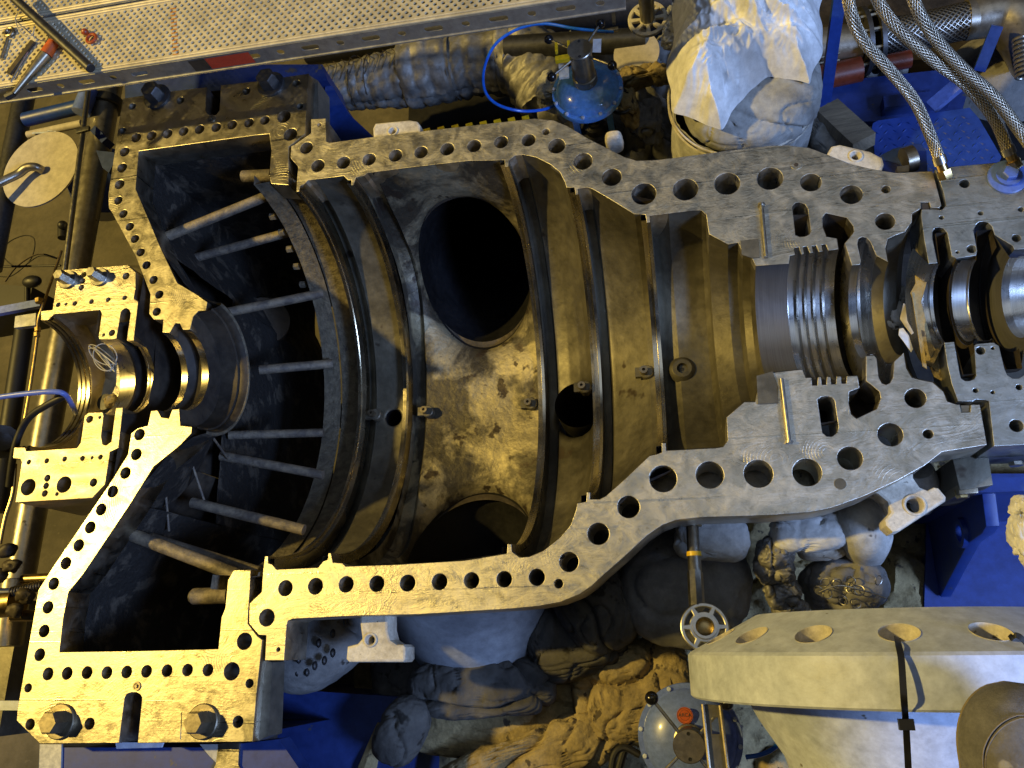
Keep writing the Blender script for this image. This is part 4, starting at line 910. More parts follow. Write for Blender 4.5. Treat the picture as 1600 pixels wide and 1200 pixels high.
bl('white blanket directly under the three largest lower bolt holes', 'cloth_white', 1110, 765, -.21, 110, 30, .05, 0, 13, amp=.008, crease=.004, box=.6)
bl('dark grey blanket wired with rings beside the crumpled elbow', 'cloth_grey', 1320, 915, -.40, 72, 50, .12, .1, 14, amp=.02, crease=.02)
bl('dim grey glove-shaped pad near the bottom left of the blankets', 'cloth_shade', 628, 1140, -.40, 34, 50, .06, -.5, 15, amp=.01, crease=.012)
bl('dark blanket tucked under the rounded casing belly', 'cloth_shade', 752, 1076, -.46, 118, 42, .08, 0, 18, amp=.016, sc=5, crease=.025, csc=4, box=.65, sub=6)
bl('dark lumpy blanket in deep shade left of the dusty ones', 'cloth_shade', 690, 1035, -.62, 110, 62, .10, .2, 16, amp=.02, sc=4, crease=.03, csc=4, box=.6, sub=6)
simple('lifting_strap', 'yellowish strap hanging down at the bottom beside the glove-shaped pad', 'strap', 'dust', lambda m: m.tube([at(596,1130,-.5), at(586,1160,-.5), at(574,1200,-.5), at(560,1240,-.5)], [.012,.02,.03,.03], 8))
t = thing('wrapped_elbow', 'white wrapped pipe elbow under the right of the lower flange', 'wrapped pipe', at(1350,820,-.3))
mb = MB(); mb.tube([at(1325,760,-.30), at(1340,800,-.22), at(1352,835,-.24), at(1350,865,-.40)], [.055,.062,.066,.05], 28); mb.build('elbow_wrap', 'cloth_white', t)
mb = MB(); mb.tube([at(1440,735,-.25), at(1448,760,-.3), at(1440,790,-.4)], [.03,.032,.03], 18); mb.build('stub_wrap', 'cloth_white', t)
t = thing('crumpled_duct', 'crumpled pale wrapped duct between the hanging blanket and the wired one', 'wrapped duct', at(1215,900,-.3))
for k, (u, v, r) in enumerate(((1212,862,.05),(1210,890,.052),(1222,925,.048),(1232,955,.045))):
    blob('duct_wrap', 'silver_cloth', at(u,v,-.25-.03*k), (r*1.05, r*.85, r), t, seed=30+k, amp=.014, sc=14, crease=.014, csc=12)
# wire rings of the dark blanket
t = thing('wire_tangle', 'loops of lacing wire over the dark blanket right of the crumpled duct', 'wire', at(1330,930,-.25))
mb = MB()
for k in range(10):
    c_ = at(1275+random.random()*100, 905+random.random()*40, -.27); mb.torus(c_, (random.random()-.5, random.random()-.5, .5), .012, .0014, 18, 5)
mb.tube([at(1280,925,-.26), at(1310,915,-.25), at(1345,922,-.25), at(1385,935,-.27)], .0015, 5); mb.build('wire_loops', 'steel', t)
# ================================================================== SMALL HAND WHEEL ON ITS STEM
t = thing('stem_hand_wheel', 'brass-coloured spoked hand wheel on a long stem below the lower flange', 'hand wheel', at(1095,940,-.1))
MB().cyl(at(1082,822,-.14), at(1089,945,-.04), .0165, n=20).build('stem', 'steel', t); MB().cyl(at(1086,895,-.075), at(1089,950,-.035), .019, n=8).build('stem_flat', 'steel', t)
MB().cyl(at(1081,812,-.15), at(1081,822,-.15), .026, n=20).build('stem_collar', 'brass', t)
MB().cyl(at(1084,862,-.10), at(1084.5,869,-.10), .0185, n=20).build('stem_clip', 'yellow', t)
wc = at(1101,980,-.02); wr = px(39,1101,980,-.02)
def spoked(t, c, axis, R, hub, mat, n=6, th=.012):
    x, y, d = frame_of(axis); holes = []
    for k in range(n):
        a0 = 2*PI*k/n + .15; a1 = 2*PI*(k+1)/n - .15; ri, ro = hub*1.28, R*.80
        holes.append([(ro*math.cos(a0+(a1-a0)*i/6), ro*math.sin(a0+(a1-a0)*i/6)) for i in range(7)] + [(ri*math.cos(a1-.06-(a1-a0-.12)*i/4), ri*math.sin(a1-.06-(a1-a0-.12)*i/4)) for i in range(5)])
    o = prism('wheel_rim', circ((0,0), R, 48), holes + [circ((0,0), hub*.75, 28)], -th/2, th/2, mat, None, .003)
    o.data.transform(Matrix.Translation(c) @ Matrix((x, y, d)).transposed().to_4x4())
    o.parent = t; o.matrix_parent_inverse = Matrix.Translation(t.location).inverted()
    m = MB(); m.lathe(Vector(c)-d*.02, d, [(0,hub*.98),(.036,hub*.98),(.036,hub*.76),(0,hub*.74)], 32, caps=False); m.build('wheel_hub', mat, t)
    return o
spoked(t, wc, (.05,.12,1), wr, wr*.5, 'steel')
MB().lathe(wc - Vector((0,0,.03)), (0,0,1), [(0,wr*.36),(.016,wr*.36),(.018,wr*.3),(.018,.0001)], 24).build('hub_nut', 'brass', t)
# ================================================================== ACTUATORS
def actuator(label, base_u, base_v, z, R, enamel, loc_label, ball_ang, grey='steel', tilt=(0,0,1), hk=1.0, rk=.30):
    c = at(base_u, base_v, z); t = thing('diaphragm_actuator', label, 'actuator', c - Vector((0,0,.3)), 'blue diaphragm actuators')
    ax = Vector(tilt).normalized(); x, y, d = frame_of(ax)
    MB().lathe(c, ax, [(-.012,R*.9),(-.012,R),(.006,R),(.008,R*.99),(.008,R*.9)], 64).build('diaphragm_flange', enamel, t)
    MB().lathe(c, ax, [(.008,R*.90),(.018,R*.87),(.034,R*.76),(.046,R*.58),(.054,R*.42),(.056,R*.25),(.056,.0001)], 64).build('dome', enamel, t)
    for k in range(12):
        a = 2*PI*(k+.3)/12; p = c + (x*math.cos(a)+y*math.sin(a))*R*.945 + ax*.008
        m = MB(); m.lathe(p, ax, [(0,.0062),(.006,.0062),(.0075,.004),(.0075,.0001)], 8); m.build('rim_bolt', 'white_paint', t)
    h = .115*R/.1*hk; r_ = R*rk
    MB().lathe(c+ax*.054, ax, [(0,r_*1.12),(.03,r_*1.12),(.032,r_),(h*.55,r_),(h*.56,r_*.98),(h,r_*.98)], 40).build('neck', grey, t)
    top = c+ax*(.054+h)
    hb = MB().lathe(top, ax, [(0,r_*1.0),(.004,r_*1.1),(.012,r_*1.1),(.014,r_*1.05),(.014,.0001)], 40).build('hub_cap', grey, t)
    for s_ in (1,-1):
        m = MB(); m.lathe(top+y*s_*r_*.8+ax*.014, ax, [(0,.0045),(.001,.0045),(.001,.0025),(-.001,.0001)], 14); m.build('cap_screw', 'black', hb)
    for a in ball_ang:
        e = (x*math.cos(a)+y*math.sin(a)); m = MB(); m.cyl(top+e*r_*.9-ax*.006, top+e*R*.92-ax*.002, .0042, n=10); hn = m.build('handle_arm', 'steel', t)
        MB().ball(top+e*R*1.0-ax*.002, R*.125, 18).build('ball_knob', 'blackball', hn)
    for s_ in (1,-1):
        p = c + x*s_*R*.5; MB().box(p-ax*.13, (.022,.035,.24), Matrix((x,y,d)).transposed()).build('yoke_leg', enamel, t)
    MB().cyl(c-ax*.25, c-ax*.012, .014, n=16).build('valve_stem', 'steel', t)
    MB().lathe(c-ax*.24, ax, [(0,R*.42),(.015,R*.42),(.02,R*.3),(.05,R*.3),(.055,R*.2),(.07,R*.2)], 28).build('packing_gland', 'dark_steel', t)
    return t, c, top, x, y, ax
act, ac, atop, ex_, ey_, eax = actuator('glossy blue diaphragm actuator with ball handles above the upper flange', 918, 142, -.30, .122, 'blue_gloss', '', [math.radians(a) for a in (35,125,215,320)], 'pipe_grey')
t_ = MB(); p = at(932,70,-.06); t_.slab([tuple((p+Vector(q))[:2]) for q in ((-.014,-.022,0),(.012,-.028,0),(.016,.024,0),(-.01,.028,0))], -.065, -.064); tg = t_.build('paper_tag', 'tag'); tag(tg, 'blank pale tag tied to the upper blue actuator handle', 'tag')
t = thing('position_indicator', 'yellow clip on a slotted bracket left of the upper blue actuator', 'indicator', at(878,90,-.3))
MB().box(at(879,92,-.10), (.046,.018,.016)).build('yellow_clip', 'yellow', t); MB().box(at(879,74,-.10)+Vector((-.020,0,0)), (.008,.036,.014)).build('clip_arm', 'yellow', t); MB().box(at(879,74,-.10)+Vector((.020,0,0)), (.008,.036,.014)).build('clip_arm', 'yellow', t)
MB().box(at(881,108,-.16), (.032,.07,.010)).build('bracket', 'lug', t)
act2, bc, btop, bx_, by_, bax = actuator('dusty violet-blue diaphragm actuator with round orange label at the bottom', 1078, 1152, -.34, .135, 'blue_violet', '', [math.radians(a) for a in (52,135,232,318)], 'bolt', hk=.9, rk=.26)
lc = at(1070,1118,-.275)
lb = MB().lathe(lc, (0,0,1), [(0,.0205),(.0015,.0205),(.0015,.0001)], 40).build('round_label', 'orange', act2)
def text(s, loc, size, mat, parent, rot=(0,0,0), name='lettering', ext=.0003):
    cu = bpy.data.curves.new(name, 'FONT'); cu.body = s; cu.size = size; cu.align_x = 'CENTER'; cu.align_y = 'CENTER'; cu.extrude = ext
    o = bpy.data.objects.new('tmp_text', cu); COL.objects.link(o); dg = bpy.context.evaluated_depsgraph_get(); dg.update()
    me = bpy.data.meshes.new_from_object(o.evaluated_get(dg)); bpy.data.objects.remove(o)
    me.transform(Matrix.Translation(loc) @ Matrix.Rotation(rot[2],4,'Z') @ Matrix.Rotation(rot[0],4,'X'))
    me.name = name; return link_mesh(name, me, mat, parent)
text('ARCA', lc+Vector((0,.001,.002)), .0125, 'cast_dark', lb)
text('FLOW', lc+Vector((0,-.010,.002)), .0055, 'cast_dark', lb) if False else None
m = MB(); m.torus(lc+Vector((0,0,.0018)), (0,0,1), .0185, .0005, 40, 4); m.torus(lc+Vector((0,.001,.0018)), (0,0,1), .0125, .0004, 40, 4, sq=(1,1)); m.build('label_ring', 'cast_dark', lb)
simple('air_hose', 'thin blue air hose looping left of the upper actuator', 'air hose', 'hose_blue', lambda m: m.tube([at(958,50,-.25), at(930,48,-.22), at(895,44,-.2), at(850,37,-.2), at(810,45,-.2), at(775,68,-.2), at(757,105,-.2), at(757,140,-.2), at(775,162,-.22), at(810,173,-.25), at(845,172,-.3), at(870,164,-.34)], .0052, 10))
t = thing('hose_coupling', 'small steel hose coupling hanging beneath the plank end', 'coupling', at(960,45,-.25)); MB().cyl(at(946,49,-.25), at(966,45,-.25), .008, n=10).build('coupling_nut', 'steel', t); MB().box(at(959,28,-.22), (.012,.05,.012)).build('hanger', 'steel', t)
simple('air_hose', 'bright blue air hose at the right of the lower actuator', 'air hose', 'hose_blue', lambda m: m.tube([at(1165,1183,-.35), at(1185,1180,-.35), at(1205,1172,-.35), at(1225,1155,-.38)], .006, 10))
simple('cable_loop', 'black cable loop right of the upper blue actuator', 'cable', 'black', lambda m: m.tube([at(975,140,-.38), at(987,155,-.38), at(983,172,-.38), at(968,177,-.38), at(955,172,-.4)], .006, 8))
simple('black_cable', 'pair of black cables left of the lower actuator', 'cable', 'black', lambda m: (m.tube([at(1005,1165,-.5), at(985,1158,-.5), at(975,1175,-.5), at(965,1210,-.5)], .011, 10), m.tube([at(1000,1180,-.45), at(975,1168,-.45), at(960,1180,-.45), at(955,1210,-.45)], .010, 10)))
# steel channel in front of the lower actuator
t = thing('slotted_channel', 'brown steel channel with an oblong slot crossing the lower actuator', 'channel', at(1115,1150,.0))
z_ = .02; p0 = P2([(1098,1100),(1125,1102),(1139,1215),(1110,1215)], z_)
sl = P2([(1111,1121),(1122,1121),(1125,1147),(1113,1147)], z_)
prism('web', p0, [sl], z_-.003, z_, 'cast', t, .0006)
for a, b in (((1098,1100),(1110,1215)),((1125,1102),(1139,1215))):
    MB().tube([at(*a,z_+.004), at(*b,z_+.004)], .0045, 8, 1).build('channel_lip', 'bolt', t)
# ================================================================== WHITE NOZZLE FLANGE
zt = .50; Rn = .44
top0 = at(1480,1018,zt); ctr = Vector((.42, top0.y, zt-Rn)); ybot = at(1480,1114,zt).y; ynear = top0.y
r2 = .285; yfar = at(1420,949,ctr.z+r2).y
noz = thing('nozzle_flange', 'large white painted pipe flange with sloped drilled face at the bottom right', 'pipe flange', ctr - Vector((0,0,Rn)))
ax = Vector((0,-1,0)); wd = ynear-ybot; ln = yfar-ynear
def nozmesh():
    mb = MB(); n = 192
    prof_ = [(0,Rn-.006),(.006,Rn),(wd-.004,Rn),(wd,Rn-.004),(wd+.001,.33)]
    mb.lathe(Vector((ctr.x, ynear, ctr.z)), ax, prof_, n, caps=False); return mb
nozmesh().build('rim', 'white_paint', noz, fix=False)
# sloped face with 16 drilled holes, built like the bore openings
vs, D = [], []; na, nr = 720, 44; rbc = Rn*.85; rh = .034
hole_a = [2*PI*(k+.5)/16 for k in range(16)]
for j in range(nr+1):
    f = j/nr; r = (Rn-.006)*(1-f) + r2*f; yy = ynear + ln*f
    for i_ in range(na):
        a = 2*PI*i_/na; k = min(hole_a, key=lambda h: abs((a-h+PI)%(2*PI)-PI)); da = ((a-k+PI)%(2*PI)-PI)
        L_ = math.hypot(ln, Rn-.006-r2); s0 = (r-rbc)/(Rn-.006-r2)*L_; s1 = da*rbc; d = math.hypot(s0, s1)
        rr_, aa, y2, dm = r, a, yy, 9
        if d <= rh:
            dm = d/rh
            if d > rh*.8:
                q_ = rh/d; s0 *= q_; aa = k + s1*q_/rbc; rr_ = rbc + s0*(Rn-.006-r2)/L_; y2 = ynear + ln*((Rn-.006-rr_)/(Rn-.006-r2))
        D.append(dm); vs.append((ctr.x + rr_*math.sin(aa), y2, ctr.z + rr_*math.cos(aa)))
fs = []
for j in range(nr):
    for i_ in range(na):
        q_ = (j*na+i_, j*na+(i_+1)%na, (j+1)*na+(i_+1)%na, (j+1)*na+i_)
        if min(D[t_] for t_ in q_) <= .8: continue
        fs.append(q_)
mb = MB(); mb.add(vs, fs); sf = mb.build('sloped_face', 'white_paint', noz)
nrm = Vector((0, Rn-.006-r2, ln)).normalized()
for h in hole_a:
    if math.cos(h) < -.2: continue
    e = Vector((math.sin(h), 0, math.cos(h))); p = Vector((ctr.x, ynear + ln*((Rn-.006-rbc)/(Rn-.006-r2)), ctr.z)) + e*rbc
    d = -(e*ln + Vector((0, Rn-.006-r2, 0))).normalized()
    m = MB(); m.lathe(p, d, [(-.001,rh*1.01),(.002,rh*.99),(.075,rh*.97),(.075,.0001)], 40, caps=False); m.build('bolt_hole', 'lug', noz)
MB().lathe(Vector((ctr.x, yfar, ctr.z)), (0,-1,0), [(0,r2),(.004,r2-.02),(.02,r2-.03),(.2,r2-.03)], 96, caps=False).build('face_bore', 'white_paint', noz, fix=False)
yn = ybot - .001
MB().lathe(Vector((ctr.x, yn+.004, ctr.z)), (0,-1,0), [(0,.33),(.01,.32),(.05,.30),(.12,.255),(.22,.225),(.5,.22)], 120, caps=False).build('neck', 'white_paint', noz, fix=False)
# cable ties
t = thing('cable_tie', 'black cable tie hanging from the middle hole over the white flange rim', 'cable tie', at(1408,1000,.5))
def tie(pts, w_, name):
    P = smooth_path([Vector(p) for p in pts], 8); mb = MB(); vs = []
    for i_, p in enumerate(P):
        tt = (P[min(i_+1,len(P)-1)]-P[max(i_-1,0)]).normalized(); s_ = tt.cross(Vector((0,.2,1))).normalized()
        u_ = s_.cross(tt).normalized()
        for a, b in ((-1,-1),(1,-1),(1,1),(-1,1)): vs.append(p + s_*a*w_/2 + u_*b*.0008)
    n = len(P); fs = [(i_*4+j, i_*4+(j+1)%4, (i_+1)*4+(j+1)%4, (i_+1)*4+j) for i_ in range(n-1) for j in range(4)]
    fs += [(0,1,2,3), ((n-1)*4+3,(n-1)*4+2,(n-1)*4+1,(n-1)*4)]
    mb.add(vs, fs); return mb.build(name, 'black', t)
zr = zt + .004
tie([at(1402,996,.44), at(1404,1008,.485), at(1408,1028,zr), at(1411,1070,zr+.012), at(1413,1100,zr+.008), at(1416,1140,.46), at(1420,1215,.43)], .0105, 'strap')
MB().box(at(1416,1132,.475), (.023,.017,.012)).build('tie_head', 'black', t)
t = thing('cable_tie', 'short black cable tie curling out of the rightmost flange hole', 'cable tie', at(1590,995,.9))
tie([at(1578,998,.45), at(1584,993,.485), at(1592,994,.49), at(1602,1003,.49), at(1612,1018,.49)], .009, 'strap')
# ================================================================== SHOE
def shoe():
    t = thing('person', 'toe of a grey mesh work shoe with tan sole standing on the white flange', 'person', at(1575,1150,.5))
    tip = at(1572,1064,.58); back = at(1630,1330,.58); d = (back-tip); d.z = 0; d.normalize(); s_ = Vector((-d.y, d.x, 0))
    def body(name, mat, wf, hf, z0, n=40, m=24, L=.28, parent=t, a0=0.0, a1=PI, disp=0.0, scf=1.0):
        vs = []
        for i_ in range(n+1):
            f = i_/n; x = L*f*f*.4 + L*f*.6
            wq, hq = wf(x), hf(x)
            for j in range(m+1):
                a = a0 + (a1-a0)*j/m; c_, s2 = math.cos(a), math.sin(a)
                c_ = math.copysign(abs(c_)**.8, c_); s2 = abs(s2)**.85
                p = tip + d*x + s_*(c_*wq) + Vector((0,0,z0 + s2*hq))
                if disp: p += Vector((0,0,disp*noise.fractal(p*60, 1.0, 2.0, 3)))
                vs.append(p)
        k = m+1; mb = MB(); mb.add(vs, [(i_*k+j, i_*k+j+1, (i_+1)*k+j+1, (i_+1)*k+j) for i_ in range(n) for j in range(m)])
        return mb.build(name, mat, parent, 50)
    W = lambda x: .088*math.sqrt(max(0, 1-((.11-min(x,.11))/.11)**2.2)) + (.0 if x < .11 else min(.006,(x-.11)*.1))
    H = lambda x: .072*math.sqrt(max(0, 1-((.09-min(x,.09))/.09)**2.1)) + max(0, x-.09)*.30
    u = body('shoe_upper', 'boot_fabric', lambda x: W(x)*.975, H, 0, disp=.0008)
    k = .046
    V = lambda x: .80*W(max(0, (x-k)*1.3)) if x > k else 0
    def top(x, w_): 
        rel = min(.985, abs(w_)/max(.001, W(x)*.975)); return H(x)*(1-rel**2.5)**.42
    nn, mm = 50, 24; vs = []
    for i_ in range(nn+1):
        x = k + .22*(i_/nn)**1.5
        for j in range(mm+1):
            w_ = V(x)*(2*j/mm-1); vs.append(tip + d*x + s_*w_ + Vector((0,0,top(x, w_)+.0018+.001*noise.fractal(Vector((x*50, w_*50, 1)), 1.0, 2.0, 3))))
    kk = mm+1; mb = MB(); mb.add(vs, [(i_*kk+j, i_*kk+j+1, (i_+1)*kk+j+1, (i_+1)*kk+j) for i_ in range(nn) for j in range(mm)]); mb.build('toe_overlay', 'boot_suede', u, 60)
    xs2 = [k+.001+.13*(q_/16)**1.8 for q_ in range(17)]
    for off in (0, .004):
        pts = [tip + d*(x-off) - s_*(V(x)+off*.6) + Vector((0,0,top(x-off, V(x))+.002)) for x in xs2[::-1]] + [tip + d*(x-off) + s_*(V(x)+off*.6) + Vector((0,0,top(x-off, V(x))+.002)) for x in xs2]
        mb = MB(); mb.tube(pts, .0010, 6, 3); mb.build('seam', 'boot_sole', u)
    body('shoe_sole', 'boot_sole', lambda x: W(x)*.965+.0005, lambda x: .008 if x > .001 else 0, -.010, parent=t)
shoe()
# ================================================================== TOP MIDDLE: INSULATED PIPE
t = thing('insulated_pipe', 'silver quilted insulated pipe running behind the upper flange', 'insulated pipe', at(660,120,-.7))
zi = -.62
def quilt(name, pts, rads, seed, q=.05, n=64, sub=16, mat='silver_cloth'):
    P = smooth_path([at(u,v,zi) for u,v in pts], sub); x, y, _ = frame_of(P[1]-P[0]); vs = []; L = 0
    for i_, p in enumerate(P):
        tt = (P[min(i_+1,len(P)-1)]-P[max(i_-1,0)]).normalized(); x = (x-tt*x.dot(tt)).normalized(); y = tt.cross(x)
        if i_: L += (P[i_]-P[i_-1]).length
        r0_ = float(np.interp(i_/(len(P)-1), np.linspace(0,1,len(rads)), rads))
        for j in range(n):
            a = 2*PI*j/n; qa = a*r0_/max(q,9e-3); ql = L/max(q,9e-3)
            puff = (abs(math.sin(PI*qa))*abs(math.sin(PI*ql)))**.45
            nz = noise.fractal(Vector((p.x*14+seed, p.y*14+math.cos(a)*2, math.sin(a)*2)), 1.0, 2.0, 4)
            vs.append(p + (x*math.cos(a)+y*math.sin(a))*(r0_ + .014*puff + .012*nz))
    N_ = len(P); mb = MB(); mb.add(vs, [(i_*n+j, i_*n+(j+1)%n, (i_+1)*n+(j+1)%n, (i_+1)*n+j) for i_ in range(N_-1) for j in range(n)] + [tuple(range(n)), tuple((N_-1)*n+j for j in range(n))])
    return mb.build(name, mat, t, 60)
quilt('quilted_jacket', [(500,142),(560,132),(600,126),(648,118)], [.075,.09,.10,.11], 1)
quilt('quilted_jacket', [(632,118),(670,110),(712,103)], [.125,.13,.125], 4, .07)
quilt('smooth_jacket', [(704,106),(745,98),(790,95)], [.115,.12,.12], 7, 0)
quilt('quilted_jacket', [(782,95),(810,92),(832,105),(845,135),(850,170)], [.135,.14,.14,.12,.08], 9, .06)
mb = MB()
for (u, v) in ((560,130),(584,127),(608,122),(640,116),(712,103),(788,95),(800,94)):
    c_ = at(u,v,zi); mb.torus(c_, (1,-.08,0), .125 if u > 620 else .108, .0022, 40, 6)
for k in range(9): 
    c_ = at(520+k*13, 135-k*2, zi)+Vector((0,0,.105+.003*k)); mb.tube([c_+Vector((0,-.05,-.02)), c_+Vector((.03,0,.003)), c_+Vector((0,.05,-.02))], .0018, 5, 4)
mb.build('lacing_wire', 'cast_dark', t)
simple('dark_pipe', 'dark steel pipe high behind the insulated pipe', 'pipe', 'dark_steel', lambda m: m.cyl(at(480,70,-.75), at(1050,-5,-.75), .09, n=32))
simple('dark_pipe', 'dark pipe passing behind the upper actuator', 'pipe', 'dark_steel', lambda m: m.cyl(at(790,75,-.5), at(1010,62,-.5), .045, n=24))
simple('blue_frame_plate', 'blue frame plate between exhaust casing corner and upper flange', 'frame plate', 'blue', lambda m: m.slab(P2([(508,130),(520,135),(545,178),(585,215),(580,245),(505,245)],-.25), -.5, -.25))
simple('blue_frame_plate', 'dark blue frame beam beneath the walkway plank', 'frame beam', 'blue_dark', lambda m: m.slab(P2([(190,95),(500,95),(508,120),(190,150)],-.2), -.4, -.22))
simple('corner_post', 'grey post beside the upper right corner of the exhaust casing', 'post', 'pipe_grey', lambda m: m.slab(P2([(484,118),(497,126),(498,188),(484,205)],-.05), -.14, -.05))
simple('striped_rail', 'yellow and black hazard rail behind the upper flange', 'rail', 'yellow', lambda m: [m.box(at(668+k*22,207-k*2.8,-.3), (.024,.02,.02), Matrix.Rotation(.15,3,'Z')) for k in range(8)])
simple('end_cap_disc', 'brown-beige pipe end disc between actuator and wrapped vessel', 'end cap', 'beige', lambda m: m.lathe(at(995,85,-.5), (-.1,-.25,1), [(0,.085),(.012,.085),(.012,.0001)], 48))
t = thing('valve_hand_wheel', 'cream spoked valve hand wheel beyond the plank end', 'hand wheel', at(1012,35,-.2))
wc2 = at(1012,30,-.16); spoked(t, wc2, (0,-.1,1), .064, .02, 'lug', 8, .014)
MB().cyl(wc2+Vector((0,.0,-.02)), wc2+Vector((0,.0,.12)), .024, n=24).build('stem', 'pipe_grey', t)
# rubble of lagging scraps behind the upper flange
o = sheet('lagging_debris', 'cloth_grey', 840, 1420, 60, 330, -.62, lambda x, y: .12*noise.fractal(Vector((x*9, y*9, 7)), 1.0, 2.0, 6) - .07*max(0, 1-abs(noise.noise(Vector((x*8, y*8, 2))))*6), 130, 90)
o['kind'] = 'stuff'; tag(o, 'dark crumbled lagging scraps filling the space behind the upper flange', 'lagging scraps')
for k, (u, v, ru, rv, z, mt, lab) in enumerate(((982,165,14,30,-.42,'dust','tan torn lagging scrap right of the upper actuator'),(858,140,22,24,-.42,'cloth_white','pale cloth wad left of the upper actuator'),(960,222,14,9,-.3,'lug','cream block scrap touching the upper flange edge'),(1015,190,22,34,-.5,'cloth_grey','grey lagging scrap left of the wrapped vessel'),(1002,120,40,14,-.45,'dust','brown crumbling lagging lump above the scraps'))):
    o = blob('lagging_scrap', mt, at(u,v,z), (px(ru,u,v,z), px(rv,u,v,z), .05), None, seed=40+k, amp=.02 if k != 2 else .003, sc=14, crease=.02 if k != 2 else 0, csc=12, box=.6); tag(o, lab, 'lagging scrap')
# ================================================================== WRAPPED VESSEL
vc = at(1160,138,-.12); vr = px(119,1162,150,-.12)
ves = thing('wrapped_vessel', 'large round vessel wrapped in pale cloth behind the upper flange', 'vessel', vc-Vector((0,0,1)))
mb = MB(); n = 120; vs = []; rows = 60
for j in range(rows+1):
    z = -1.1 + 1.08*j/rows
    for i_ in range(n):
        a = 2*PI*i_/n; f = .010*noise.fractal(Vector((math.cos(a)*2.5, math.sin(a)*2.5, z*2)), 1.0, 2.0, 4) - .008*max(0, 1-abs(noise.noise(Vector((math.cos(a)*3+z*1.5, math.sin(a)*3, z*3))))*9)
        vs.append(vc + Vector((math.cos(a)*(vr+f), math.sin(a)*(vr+f), z)))
mb.add(vs, [(j*n+i_, j*n+(i_+1)%n, (j+1)*n+(i_+1)%n, (j+1)*n+i_) for j in range(rows) for i_ in range(n)]); mb.build('side_wrap', 'cloth_white', ves, 60)
blob('top_pad', 'pad_cloth', vc+Vector((.02,0,-.01)), (vr*.95, vr*.95, .10), ves, amp=.010, sc=5, crease=.018, csc=4.0, box=.85, seed=51, sub=6)
mb = MB()
for dz in (-.022, -.045): mb.tube([vc+Vector((math.cos(a)*(vr+.004), math.sin(a)*(vr+.004), dz+.004*math.sin(3*a))) for a in [2*PI*k/40 for k in range(41)]], .0035, 6, 2)
mb.build('hem_cord', 'lug', ves)
# crumpled plastic sheet over it
def crumple(x, y, s):
    a = noise.noise(Vector((x*6, y*6, s))); b = abs(noise.noise(Vector((x*11+a*2, y*11, s+3)))); c_ = abs(noise.noise(Vector((x*26+a*3, y*22, s+6)))); d = abs(noise.noise(Vector((x*55, y*50+a*4, s+9))))
    return .05*a + .075*(.5-b) + .034*(.5-c_) + .014*(.5-d)
vs = []; P_ = [(1052,-30),(1290,-30),(1288,60),(1270,112),(1238,105),(1205,98),(1165,128),(1145,150),(1128,182),(1100,178),(1075,164),(1045,152),(1036,110),(1044,60)]
poly = [at(u,v,.02)[:2] for u, v in P_]
def inside(x, y, poly):
    c = False; j = len(poly)-1
    for i_ in range(len(poly)):
        if (poly[i_][1] > y) != (poly[j][1] > y) and x < (poly[j][0]-poly[i_][0])*(y-poly[i_][1])/(poly[j][1]-poly[i_][1])+poly[i_][0]: c = not c
        j = i_
    return c
def edge_d(x, y, poly):
    m_ = 9
    for i_ in range(len(poly)):
        a, b = Vector(poly[i_-1]), Vector(poly[i_]); p = Vector((x,y)); ab = b-a; t_ = max(0, min(1, (p-a).dot(ab)/ab.length_squared)); m_ = min(m_, (a+ab*t_-p).length)
    return m_
xs_ = [p[0] for p in poly]; ys_ = [p[1] for p in poly]; nx, ny = 240, 220; id_ = {}; mb = MB(); vs = []; grid = {}
for j in range(ny+1):
    for i_ in range(nx+1):
        x = min(xs_)-.03+(max(xs_)-min(xs_)+.06)*i_/nx; y = min(ys_)-.03+(max(ys_)-min(ys_)+.06)*j/ny
        wx = x+.02*noise.noise(Vector((x*12,y*12,1))); wy = y+.02*noise.noise(Vector((x*12,y*12,5)))
        if inside(wx, wy, poly):
            e = min(1, edge_d(wx, wy, poly)/.13); grid[(i_,j)] = len(vs)
            vs.append((x, y, -.045 + .12*(1-(1-e)**2) + crumple(x, y, 4)*(.04+.96*e)))
fs = [(grid[(i_,j)], grid[(i_+1,j)], grid[(i_+1,j+1)], grid[(i_,j+1)]) for j in range(ny) for i_ in range(nx) if all(k in grid for k in ((i_,j),(i_+1,j),(i_+1,j+1),(i_,j+1)))]
nbr = {}
for f_ in fs:
    for a_1, b_1 in zip(f_, f_[1:]+f_[:1]):
        e_ = (min(a_1,b_1), max(a_1,b_1)); nbr[e_] = nbr.get(e_, 0)+1
bn = {}
for (a_1, b_1), c_1 in nbr.items():
    if c_1 == 1: bn.setdefault(a_1, []).append(b_1); bn.setdefault(b_1, []).append(a_1)
vs = [Vector(v) for v in vs]
for _ in range(25):
    new = {k_1: (vs[k_1]*.4 + sum((vs[q_1] for q_1 in l_1), Vector())*(.6/len(l_1))) for k_1, l_1 in bn.items()}
    for k_1, p_1 in new.items(): vs[k_1] = p_1
mb.add(vs, fs); cs = mb.build('plastic_sheet', 'plastic_sheet', None, 70); tag(cs, 'crumpled white plastic sheet draped over the wrapped vessel', 'plastic sheet')
def bag(m): pass
o = blob('clear_film', 'tape', at(1055,35,-.12), (.035,.09,.03), None, rz=-.3, seed=61, amp=.02, sc=20, crease=.02, csc=16); tag(o, 'shiny crinkled film bunched left of the white plastic sheet', 'plastic film')
